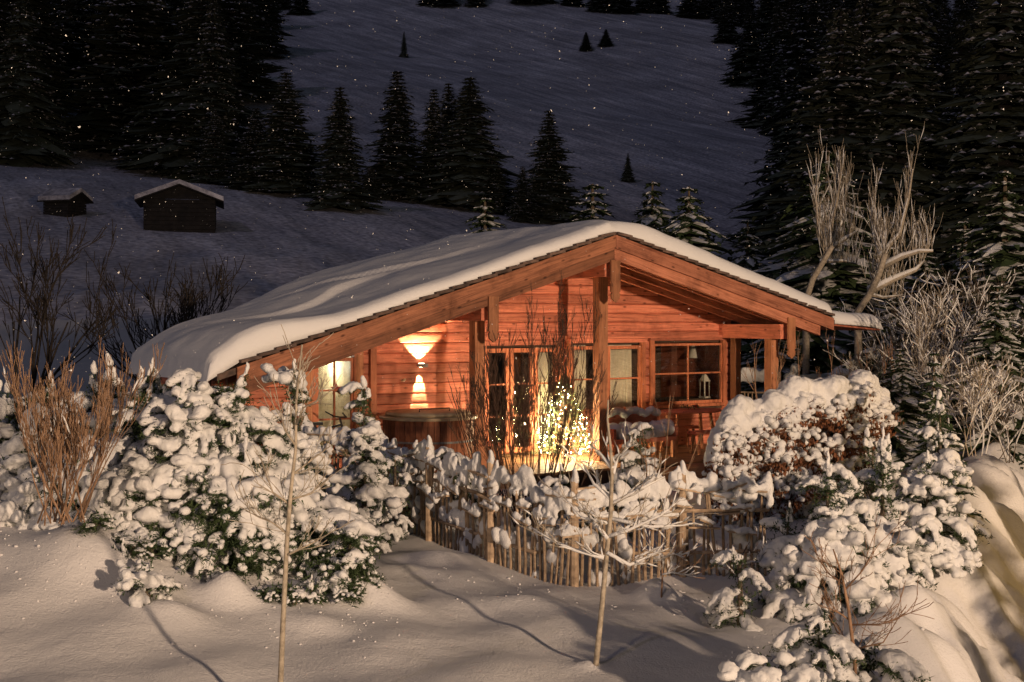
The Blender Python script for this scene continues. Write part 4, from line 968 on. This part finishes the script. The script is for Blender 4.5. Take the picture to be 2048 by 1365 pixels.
custom_tree('sapling', 'slender yellowish sapling at the lower right in front of the bank', at(1705, 11.2, -.15), [(1712, 1330), (1696, 1220), (1684, 1150), (1668, 1100)], 11.2, .022,
    [[(1698, 1240), (1670, 1220), (1660, 1200)], [(1700, 1250), (1750, 1240), (1790, 1210)], [(1688, 1170), (1660, 1150), (1640, 1110)], [(1690, 1180), (1720, 1140), (1745, 1090)], [(1705, 1290), (1680, 1270), (1670, 1235)], [(1705, 1300), (1760, 1280), (1800, 1200)]], 'redtwig', False, 9)
custom_tree('sapling', 'tiny sapling with snow crumbs near the right end of the fence', at(1475, dpy(1475, 1205)), [(1480, 1150), (1486, 1110), (1500, 1085)], dpy(1475, 1205), .012,
    [[(1481, 1160), (1462, 1140), (1448, 1125)], [(1484, 1130), (1500, 1120), (1515, 1118)]], 'darktwig', True, 10)
custom_tree('sapling', 'small sapling with withered reddish leaves in front of the fence', at(1322, dpy(1322, 1195)), [(1325, 1150), (1322, 1110), (1330, 1060)], dpy(1322, 1195), .012,
    [[(1325, 1150), (1345, 1145), (1370, 1150)], [(1323, 1120), (1345, 1105), (1365, 1110)], [(1322, 1110), (1300, 1100), (1290, 1110)]], 'redtwig', True, 11)
# red twig bush far left
random.seed(21); st = []
for k in range(30):
    a = random.uniform(-1.35, 1.35); st.append(((random.gauss(0, .12), random.gauss(0, .12), 0), (math.sin(a)*.55, random.gauss(0, .22), 1), random.uniform(.75, 1.3), .009))
bare('twig_bush', 'tall bush of bare reddish twigs at the left edge', 'bush', at(125, 13.6, .15), st, 'redtwig', 3, 3, .04, part0='stems', spread=.32, upb=.35, nch=(3, 4), wob=.06, shrink=.5)
# bare bush in front of the christmas tree
st = []
for k in range(34):
    a = random.uniform(-1.4, 1.4); st.append(((a*.25+random.gauss(0, .1), random.gauss(0, .12), 0), (math.sin(a)*.42, random.gauss(0, .18), 1), random.uniform(1.5, 2.5), .0095))
bare('bare_bush', 'large bare dark bush in front of the glowing christmas tree', 'bush', at(1062, 18.9, .0), st, 'darktwig', 8, 3, .0, part0='stems', spread=.35, upb=.22, nch=(3, 5), wob=.055, shrink=.42)
# long stems by the right window
st = [((0, 0, 0), (.25, 0, 1), 1.9, .012), ((.05, 0, 0), (.5, .1, 1), 1.5, .010), ((-.05, 0, 0), (-.15, 0, 1), 1.5, .010), ((.0, .1, 0), (.05, 0, 1), 1.3, .009)]
bare('thin_shrub', 'few long thin stems in front of the right window', 'plant', at(1310, 18.0, .1), st, 'redtwig', 12, 1, .1, part0='stems', spread=.35, upb=.1, nch=(1, 2), wob=.05, shrink=.35)
# vertical stems beyond the hedge
st = [((x_, random.gauss(0, .2), 0), (random.gauss(0, .12), 0, 1), random.uniform(1.1, 1.9), .02) for x_ in np.linspace(-1.3, 1.4, 13)]
bare('bare_bush', 'row of bare reddish upright stems behind the hedge under the eave tip', 'bush', at(1655, 26.5, .6), st, 'redtwig', 14, 2, .15, part0='stems', spread=.35, upb=.3, nch=(2, 3), wob=.07, shrink=.45)
# bare trees far left
for px, d, top, lab, sd_ in ((45, 30, 430, 'wide bare dark tree on the slope at the left picture edge', 31), (345, 34, 500, 'bare rounded dark tree on the slope below the big hut', 33), (390, 38, 540, 'bare thin tree left of the roof eave', 35)):
    b = at(px, d); h = zpx(top, d)-b[2]; st = [((0, 0, 0), (random.gauss(0, .35), random.gauss(0, .3), 1), h*.62, .045) for _ in range(6)]
    bare('bare_tree', lab, 'tree', b, st, 'blacktwig', sd_, 3, .0, 'bare trees on the left slope', spread=.42, upb=.16, nch=(3, 4), wob=.09, shrink=.55, minr=.009)
# big bare trees on the right behind the roof
def knotty(px, d, base_py, path, label, seed, group):
    base = ((px-CX)/F*d, d, zpx(base_py, d)); base = (base[0], d, min(g(base[0], d), base[2])); rnd = random.Random(seed); t = thing('pollarded_tree', label, 'tree', base, 0, group)
    tw = MB(); sn = MB()
    for i, (pp, r0) in enumerate(path):
        pts = [Vector(((a-CX)/F*d-base[0], (j*.18*(1 if i % 2 else -1)), zpx(b, d)-base[2])) for j, (a, b) in enumerate(pp)]
        if i == 0: pts = [Vector((0, 0, -.2))]+pts
        n = len(pts); rr = [lerp(r0, r0*(.6 if i == 0 else .28), j/(n-1)) for j in range(n)]
        MB().tube(pts, rr, 8).build('trunk' if i == 0 else 'branch', M['palebark'], t, True)
        if i: sn.tube([p+Vector((0, 0, r_*.8)) for p, r_ in zip(pts, rr)], [r_*1.05 for r_ in rr], 7)
        for k in range(36 if i else 12):
            j = rnd.randint(0 if i else n-2, n-2); p = pts[j].lerp(pts[j+1], rnd.random()); segs = []
            grow(rnd, p, (rnd.gauss(0, .22), rnd.gauss(0, .2), 1), rnd.uniform(.4, 1.1), .010, 1, 2, segs, .4, .4, (1, 3), .06)
            for q, r_, lev in segs:
                tw.tube(q, [max(.0045, x) for x in r_], 4, False)
                if rnd.random() < .35: sn.tube([v+Vector((.004, -.006, .008)) for v in q[1:5]], [.004, .009, .009, .004], 5)
    tag(tw.build('twigs', M['palebark'], t), kind='stuff'); tag(sn.build('snow_load', M['snow'], t, True), kind='stuff')
GP = 'gnarled pollarded trees behind the roof'
knotty(1612, 34, 640, [([(1612, 600), (1622, 560), (1640, 525), (1655, 495)], .10), ([(1652, 505), (1690, 480), (1720, 462)], .08), ([(1655, 495), (1660, 450), (1668, 400), (1672, 350)], .06), ([(1640, 525), (1690, 522), (1722, 528)], .045), ([(1650, 500), (1632, 450), (1625, 380)], .05), ([(1655, 500), (1690, 440), (1700, 390)], .05)], 'taller pollarded tree with dense upright twigs behind the roof edge', 2, GP)
knotty(1722, 32, 700, [([(1715, 625), (1735, 590), (1750, 550), (1758, 510)], .11), ([(1738, 585), (1790, 560), (1840, 540), (1862, 520)], .09), ([(1755, 540), (1800, 515), (1830, 505), (1852, 505)], .08), ([(1760, 512), (1752, 470), (1748, 430)], .05), ([(1758, 515), (1795, 470), (1808, 400), (1812, 345)], .06), ([(1740, 590), (1770, 596), (1815, 590)], .045)], 'pollarded tree with thick snow lined arms right of the eave tip', 4, GP)
# dead tangle on the far right
for i, (px, d, top, lab) in enumerate([(1905, 30, 560, 'tall frosty bare tree left of the right edge conifer'), (1985, 31, 640, 'fine twigged frosty tree at the right edge'), (1845, 33, 520, 'frosty bare tree between pollarded arms and right edge'), (1940, 22.5, 690, 'bare twiggy tree with long crossing stems at the right edge below the forest'), (2010, 24, 720, 'bare young tree at the right picture edge above the yellow bank'), (1870, 27, 560, 'bare bushy tree dusted with snow behind the little spruce'), (1960, 28, 480, 'bare crowned tree dusted with snow near the right edge'), (1780, 30, 640, 'bare shrub tangle behind the far end of the hedge')]):
    b = at(px, d, .1); h = zpx(top, d)-b[2]; st = [((random.gauss(0, .15), 0, 0), (random.gauss(0, .4), random.gauss(0, .3), 1), h*.60, .010) for _ in range(7)]
    bare('bare_tree', lab, 'tree', b, st, 'palebark' if i % 2 else 'bark', 50+i, 3, .6, 'bare trees at the right edge', spread=.55, upb=.12, nch=(4, 5), wob=.1, shrink=.52, minr=.0032)

# ---------------------------------------------------------------- spruces
def spruce_meshes(seed, tiers=26, nb=11, slim=.17, fine=5, droop=.35, snowf=.5, tag_='spruce', nm='farneedle', snm='far_snow', bw=.010):
    """unit-height spruce: crown of needle blades on drooping boughs, and snow lying on the boughs"""
    rnd = random.Random(seed); cb = MB(); sb = MB(); tb_ = MB(); tb_.tube([(0, 0, -.05), (0, 0, .5), (0, 0, .97)], [.018, .011, .003], 6)
    far = fine <= 8
    for i in range(tiers):
        u = (i+.5)/tiers; z0 = .05+.93*u; R_ = slim*(1-u)**.85*(1+.14*rnd.gauss(0, 1))+.008
        n = max(4, int(nb*(1-.5*u)))
        for k in range(n):
            a = 2*math.pi*(k+rnd.random())/n; r = R_*rnd.uniform(.65, 1.15); dv = Vector((math.cos(a), math.sin(a), 0)); sd_ = Vector((-dv.y, dv.x, 0)); dz = r*droop*rnd.uniform(.5, 1.5)
            p0 = Vector((0, 0, z0)); has = rnd.random() < snowf; wd = r*.22+.004
            m = 4; P_ = [p0+dv*(r*j/m)+Vector((0, 0, -dz*(j/m)**1.3+rnd.gauss(0, .002))) for j in range(m+1)]
            wds = [wd*.5, wd, wd*1.05, wd*.7, .001]
            V = []; 
            for j in range(m+1): V += [P_[j]-sd_*wds[j]+Vector((0, 0, -wds[j]*.5)), P_[j]+Vector((0, 0, .001)), P_[j]+sd_*wds[j]+Vector((0, 0, -wds[j]*.5))]
            cb.add(V, [(3*j+q, 3*j+q+1, 3*j+q+4, 3*j+q+3) for j in range(m) for q in (0, 1)])
            if has and far:
                for q in range(5):
                    t = rnd.uniform(.3, 1.0); c = p0+dv*r*t+Vector((0, 0, -dz*t**1.3+.002))+sd_*rnd.gauss(0, wd*.5); e = rnd.uniform(.003, .008); dn = Vector((0, 0, -e*.8))
                    sb.add([c-sd_*e*1.3+dn, c+dv*e+dn*.8, c+sd_*e*1.2+dn, c-dv*e, c+Vector((0, 0, .003))], [(0, 1, 4), (1, 2, 4), (2, 3, 4), (3, 0, 4)])
            elif has:
                t0 = 1; V = []; th = .0045
                for j in range(t0, m+1): 
                    e = wds[j]*(.72 if fine > 8 else .5) if j < m else .001
                    V += [P_[j]-sd_*e+Vector((0, 0, -e*.35+.0012)), P_[j]+Vector((0, 0, th)), P_[j]+sd_*e+Vector((0, 0, -e*.35+.0012))]
                sb.add(V, [(3*j+q, 3*j+q+1, 3*j+q+4, 3*j+q+3) for j in range(m-t0) for q in (0, 1)])
            for j in range(fine):
                t = rnd.uniform(.25, 1.05); p = p0+dv*r*t+Vector((0, 0, -dz*t**1.3))+sd_*rnd.gauss(0, wd*.8); l = rnd.uniform(.5, 1.2)*(.020+r*.10)
                d = (dv*.6+sd_*rnd.gauss(0, .8)+Vector((0, 0, rnd.uniform(-.9, .15)))).normalized()*l; s = d.cross(Vector((0, 0, 1)))
                s = s.normalized()*bw*.55 if s.length > 1e-6 else sd_*bw*.5
                cb.add([p-s, p+s, p+d], [(0, 1, 2)])
    return (mesh('crown', cb.v, cb.f, M[nm]), mesh('snow', sb.v, sb.f, M[snm]) if sb.v else None, mesh('trunk', tb_.v, tb_.f, M['hut'] if far else M['bark']))
FAR = [spruce_meshes(s, 36, 13, sl, 8, dr, sf) for s, sl, dr, sf in ((1, .19, .35, .55), (2, .16, .45, .45), (3, .22, .3, .6), (4, .14, .5, .5), (5, .20, .5, .35))]
def spruce(px, d, top, label, group, lib=None, seed=None, base=None, wide=1, name='spruce', z=None):
    rnd = random.Random(seed if seed is not None else int(px*3+d)); x = (px-CX)/F*d; zb = g(x, d) if z is None else z; h = zpx(top, d)-zb
    if lib is None: lib = FAR; wide *= 1.5
    c, s_, t_ = rnd.choice(lib); t = thing(name, label, 'spruce', (x, d, zb), rnd.uniform(0, 6.28), group, (h*wide, h*wide, h))
    link('trunk', t_, t); link('crown', c, t)
    if s_: tag(link('snow', s_, t), kind='stuff')
    return t
GS = 'dark spruces standing on the snow slope'
for px, d, top, wide, lab in [(572, 150, 138, 1.1, 'tall dark spruce with a tapering top above the large hut roof end'), (512, 152, 212, 1.1, 'shorter spruce just left of the tall one near the hut'), (680, 140, 168, 1.05, 'slim dark spruce whose trunk foot shows right of the large hut'),
    (795, 160, 135, 1.15, 'tallest slope spruce with a crooked thin tip'), (868, 165, 172, .95, 'spruce in the middle of the three close spruces'), (897, 168, 160, .9, 'narrow spruce squeezed between two spruces of the close group'), (940, 160, 148, 1.15, 'rightmost of the close spruce group with a full round top'), (985, 158, 300, 1.2, 'low spruce at the foot of the close group'),
    (1098, 155, 215, 1.0, 'lone dark spruce above the left half of the roof'), (1256, 190, 305, .7, 'small faint spruce low on the open slope above the ridge'), (1045, 150, 330, 1.2, 'low spruce between the close group and the lone spruce'), (430, 158, 215, 1.1, 'spruce at the right edge of the left wood behind the large hut'), (740, 158, 330, 1.2, 'low dark spruce between two tall slope spruces'),
    (808, 372, 62, .8, 'small dark spruce high on the slope above the tallest one'), (1212, 395, 58, 1.6, 'spruce clump tip below the upper wood edge'), (1172, 390, 64, 1.8, 'round dark spruce near the upper wood edge')]:
    spruce(px, d-(14 if d < 175 else 0), top, lab, GS, wide=wide*(1.25 if d < 200 else 1))
random.seed(44); cnt = 0
def wood(n, region, drange, hrange, label, group):
    global cnt
    k = 0; tr = 0
    while k < n and tr < n*30:
        tr += 1; d = random.uniform(*drange); px = random.uniform(*region[:2]); x = (px-CX)/F*d; zb = g(x, d); py = HOR-(zb-EYE)/d*F
        h = random.uniform(*hrange); tp = py-h/d*F
        if not region[2](px, py) or py < -60: continue
        spruce(px, d, tp, label, group, seed=cnt*17+3, wide=random.uniform(.85, 1.35)); k += 1; cnt += 1
def left_ok(px, py):
    lim = 470 if py > 260 else lerp(560, 440, min(1, max(0, py/260)))
    return px < lim and py < 372 and not (90 < px < 240 and 210 < py < 372)
def right_ok(px, py):
    b = np.interp(py, [0, 60, 130, 260, 340, 430, 640], [1300, 1420, 1470, 1540, 1600, 1600, 1600]); return px > b
wood(140, (-120, 560, left_ok), (150, 430), (18, 30), 'dark snow dusted spruce in the wood above the huts', 'spruces of the left hillside wood')
wood(175, (1290, 2180, right_ok), (95, 420), (18, 30), 'dark snow dusted spruce in the wood filling the right hillside', 'spruces of the right hillside wood')
wood(34, (480, 1500, lambda px, py: py < np.interp(px, [480, 700, 900, 1060, 1500], [90, 0, 25, 10, 60])), (370, 470), (12, 17), 'dark spruce in the wood along the top of the open slope', 'spruces of the upper wood edge')
# nearer snow-dusted conifers behind the roof
NEAR = [spruce_meshes(s, 26, 13, sl, 16, dr, sf, snm='snow', nm='needle', bw=.013) for s, sl, dr, sf in ((11, .30, .5, .9), (12, .26, .45, .85), (13, .33, .6, .92))]
GN = 'snow dusted conifers behind the roof'
for px, d, top, wide, lab in [(970, 42, 383, .95, 'short snow flecked conifer poking above the left half of the roof'), (1185, 43, 355, 1.1, 'bushy snow flecked conifer just left of the ridge'), (1305, 44, 350, .8, 'dark conifer with few snow flecks right of the ridge'), (1378, 40, 360, .9, 'whitest conifer with heavy snow tufts above the right roof slope'), (1495, 40, 428, .85, 'slim snow tufted conifer standing alone above the right roof slope'),
    (1655, 38, 285, 1.05, 'tall conifer with snowy boughs behind the taller pollarded tree'), (1590, 42, 480, 1.0, 'low conifer between roof and taller pollarded tree'), (2010, 34, 325, 1.0, 'tall snow laden conifer at the right picture edge'), (1930, 38, 430, 1.1, 'broad dark conifer behind the pollarded arms'), (1850, 42, 480, 1.1, 'dark conifer right of the eave tip'), (1790, 34, 560, 1.1, 'low dark conifer behind the eave tip'),
    (1995, 26, 560, 1.0, 'dark conifer at the right edge above the bare twigs'), (1700, 44, 520, 1.1, 'dark conifer between both pollarded trees'), (1545, 36, 620, 1.2, 'dark conifer seen through the right porch opening'), (1480, 38, 600, 1.3, 'dark conifer seen through the porch beside the wall corner'), (2060, 30, 480, 1.2, 'conifer half cut by the right picture edge'), (1800, 25, 690, 1.2, 'dark conifer behind the far end of the hedge')]:
    spruce(px, d, top, lab, GN, NEAR, wide=wide*1.7)
R3 = [spruce_meshes(21, 17, 10, .24, 26, .35, .95, snm='snow', nm='needle', bw=.02)]
spruce(1868, 19.2, 690, 'young spruce with layered snowy boughs right of the hedge', 'snow laden conifers on the right bank', R3, wide=.95)
shrub(1880, 18.6, 800, .42, 34, 'snow laden lower conifer at the foot of the young spruce', 'cone', 'snowy_conifer', GR, 301, s0=.85, cat='conifer')

# unseen trees added outside the picture to cast broken shade on bank and snow
for x, y, h, lab in ((8.5, 8.2, 3.6, 'unseen conifer added to shade the bank, shorter one on the right'), (10.4, 10.4, 4.6, 'unseen conifer added to shade the bank, taller one on the right'), (8.6, 11.6, 4.4, 'unseen conifer added opposite the bank to shade it'), (10.3, 14.3, 4.9, 'tallest unseen conifer added to shade the bank'), (7.2, 5.6, 3.0, 'small unseen conifer added near the viewpoint to shade the bank')):
    zb = g(x, y); c, s_, t_ = NEAR[int(h) % 3]; t = thing('spruce', lab, 'spruce', (x, y, zb), 0, 'unseen roadside trees added for shade', (h*1.35, h*1.35, h)); link('trunk', t_, t); link('crown', c, t); tag(link('snow', s_, t), kind='stuff')
for x, y, h, n_, lab in ((7.6, 2.2, 4.2, 6, 'unseen bare tree added for shade right of the viewpoint'), (12.5, -3.5, 5.5, 7, 'larger unseen bare tree added for shade behind the viewpoint'), (-7.0, 1.6, 3.2, 5, 'unseen bare tree added for shade left of the viewpoint near the lamp'), (4.9, -.5, 3.5, 4, 'small unseen bare tree added for shade just right of the viewpoint')):
    bare('bare_tree', lab, 'tree', (x, y, g(x, y)), [((0, 0, 0), (random.gauss(0, .3), random.gauss(0, .3), 1), h*.65, .05) for _ in range(n_)], 'bark', int(h*10), 3, .5, 'unseen roadside trees added for shade', spread=.5, upb=.12, nch=(3, 4), wob=.1, shrink=.55, minr=.012)

# ---------------------------------------------------------------- huts on the slope
def hut(px, d, wpx, eave_py, top_py, base_py, rz, label, gable=True):
    x = (px-CX)/F*d; W_ = wpx/F*d; zb = g(x, d); he = zpx(eave_py, d)-zb; ht = zpx(top_py, d)-zb; L_ = W_*.9
    t = thing('hay_hut', label, 'hut', (x, d, zb), rz, 'old hay huts on the slope')
    hw = W_/2*.86; n = 9
    for k in range(n):
        z0 = -1+(he+1)*k/n; z1 = -1+(he+1)*(k+1)/n-.03; MB().box(-hw, hw, -L_/2, -L_/2+.15, z0, z1).build('plank', M['hut'], t); MB().box(-hw, -hw+.15, -L_/2+.16, L_/2, z0, z1).build('plank', M['hut'], t); MB().box(hw-.15, hw, -L_/2+.16, L_/2, z0, z1).build('plank', M['hut'], t)
    MB().add([(-hw, -L_/2+.02, he), (hw, -L_/2+.02, he), (0, -L_/2+.02, ht-.12), (-hw, -L_/2+.1, he), (hw, -L_/2+.1, he), (0, -L_/2+.1, ht-.12)], [(0, 1, 2), (5, 4, 3)]).build('gable', M['hut'], t)
    MB().box(-hw+.2, hw-.2, -L_/2+.2, L_/2, -1, he-.1).build('core', M['hut'], t)
    for s in (-1, 1):
        A = (0, 0, ht); 
        def sl_(y0, y1, o0, o1, nm, mt):
            V = [(0, y0, ht+o0), (s*W_/2*1.06, y0, he-.12*W_/6+o0), (s*W_/2*1.06, y0, he-.12*W_/6+o1), (0, y0, ht+o1)]; V += [(a, y1, c) for a, b, c in V]
            MB().add(V, [(0,1,2,3),(7,6,5,4),(0,4,5,1),(1,5,6,2),(2,6,7,3),(3,7,4,0)]).build(nm, M[mt], t)
        sl_(-L_/2-.5, L_/2+.4, 0, -.12, 'roof', 'hut'); sl_(-L_/2-.4, L_/2+.3, .35, .004, 'roof_snow', 'far_snow')
    return t
hut(362, 105, 158, 405, 376, 470, R(12), 'large dark hay hut with snowy gable roof on the slope')
hut(130, 107, 66, 402, 386, 440, R(70), 'small dark hay hut near the left edge of the slope')

# ---------------------------------------------------------------- street lamps just outside the picture
def street_lamp(loc, watt, col, label, rz):
    zb = g(loc[0], loc[1]); hh = loc[2]-zb; t = thing('street_lamp', label, 'street lamp', (loc[0], loc[1], zb), rz, 'street lamps')
    MB().tube([(0, .5, 0), (0, .5, hh*.6), (0, .5, hh+.25), (0, .35, hh+.33), (0, 0, hh+.25)], [.07, .06, .045, .04, .035], 10).build('pole', M['metal'], t)
    MB().lathe([(.02, hh+.28), (.1, hh+.26), (.24, hh+.12), (.25, hh+.08), (.22, hh+.08), (.08, hh+.2)], 20).build('lamp_shade', M['metal'], t)
    l = bpy.data.lights.new('street_light', 'POINT'); l.energy = watt; l.color = col; l.shadow_soft_size = .6; link('street_light', l, t, (0, 0, hh))
street_lamp(STREET_LAMP, STREET_W, (1, .71, .45), 'street lamp behind the viewpoint on the left lighting the snow', 0)
street_lamp(ROAD_LAMP, ROAD_W, (1, .71, .48), 'street lamp behind the viewpoint on the right lighting the gable', 0)
street_lamp(YELLOW_LAMP, YELLOW_W, (1, .56, .10), 'street lamp beside the road on the right with yellow light', 0)

# ---------------------------------------------------------------- falling snow
rn = np.random.RandomState(9); N = 9000; V = []; Fc = []
P_ = np.stack([rn.uniform(-1, 1, N), 5+55*rn.rand(N)**.8, rn.rand(N)], 1)
for i, (a, d, zt) in enumerate(P_):
    x = a*(.5*d+2); zlo = 0; z_ = EYE+(-.05+.36*zt)*d; 
    if z_ < g(x, d)+.3: continue
    s = rn.uniform(.003, .008)*(1 if d < 20 else 1.7); q = rn.normal(0, 1, (4, 3)); q = q/np.linalg.norm(q, axis=1)[:, None]*s+np.array([x, d, z_]); n = len(V); V += [tuple(k) for k in q]; Fc += [(n, n+1, n+2), (n, n+2, n+3), (n, n+3, n+1), (n+1, n+3, n+2)]
tag(link('falling_snow', mesh('falling_snow', V, Fc, M['snow'])), 'snowflakes falling through the night air', 'snowflakes', kind='stuff')
for q in ((362,105,470),(130,128,440),(680,140,440),(300,150,362),(800,150,415),(1000,120,440)): print('GP', q, round(HOR-(g((q[0]-CX)/F*q[1],q[1])-EYE)/q[1]*F))
print('objects', len(bpy.data.objects))
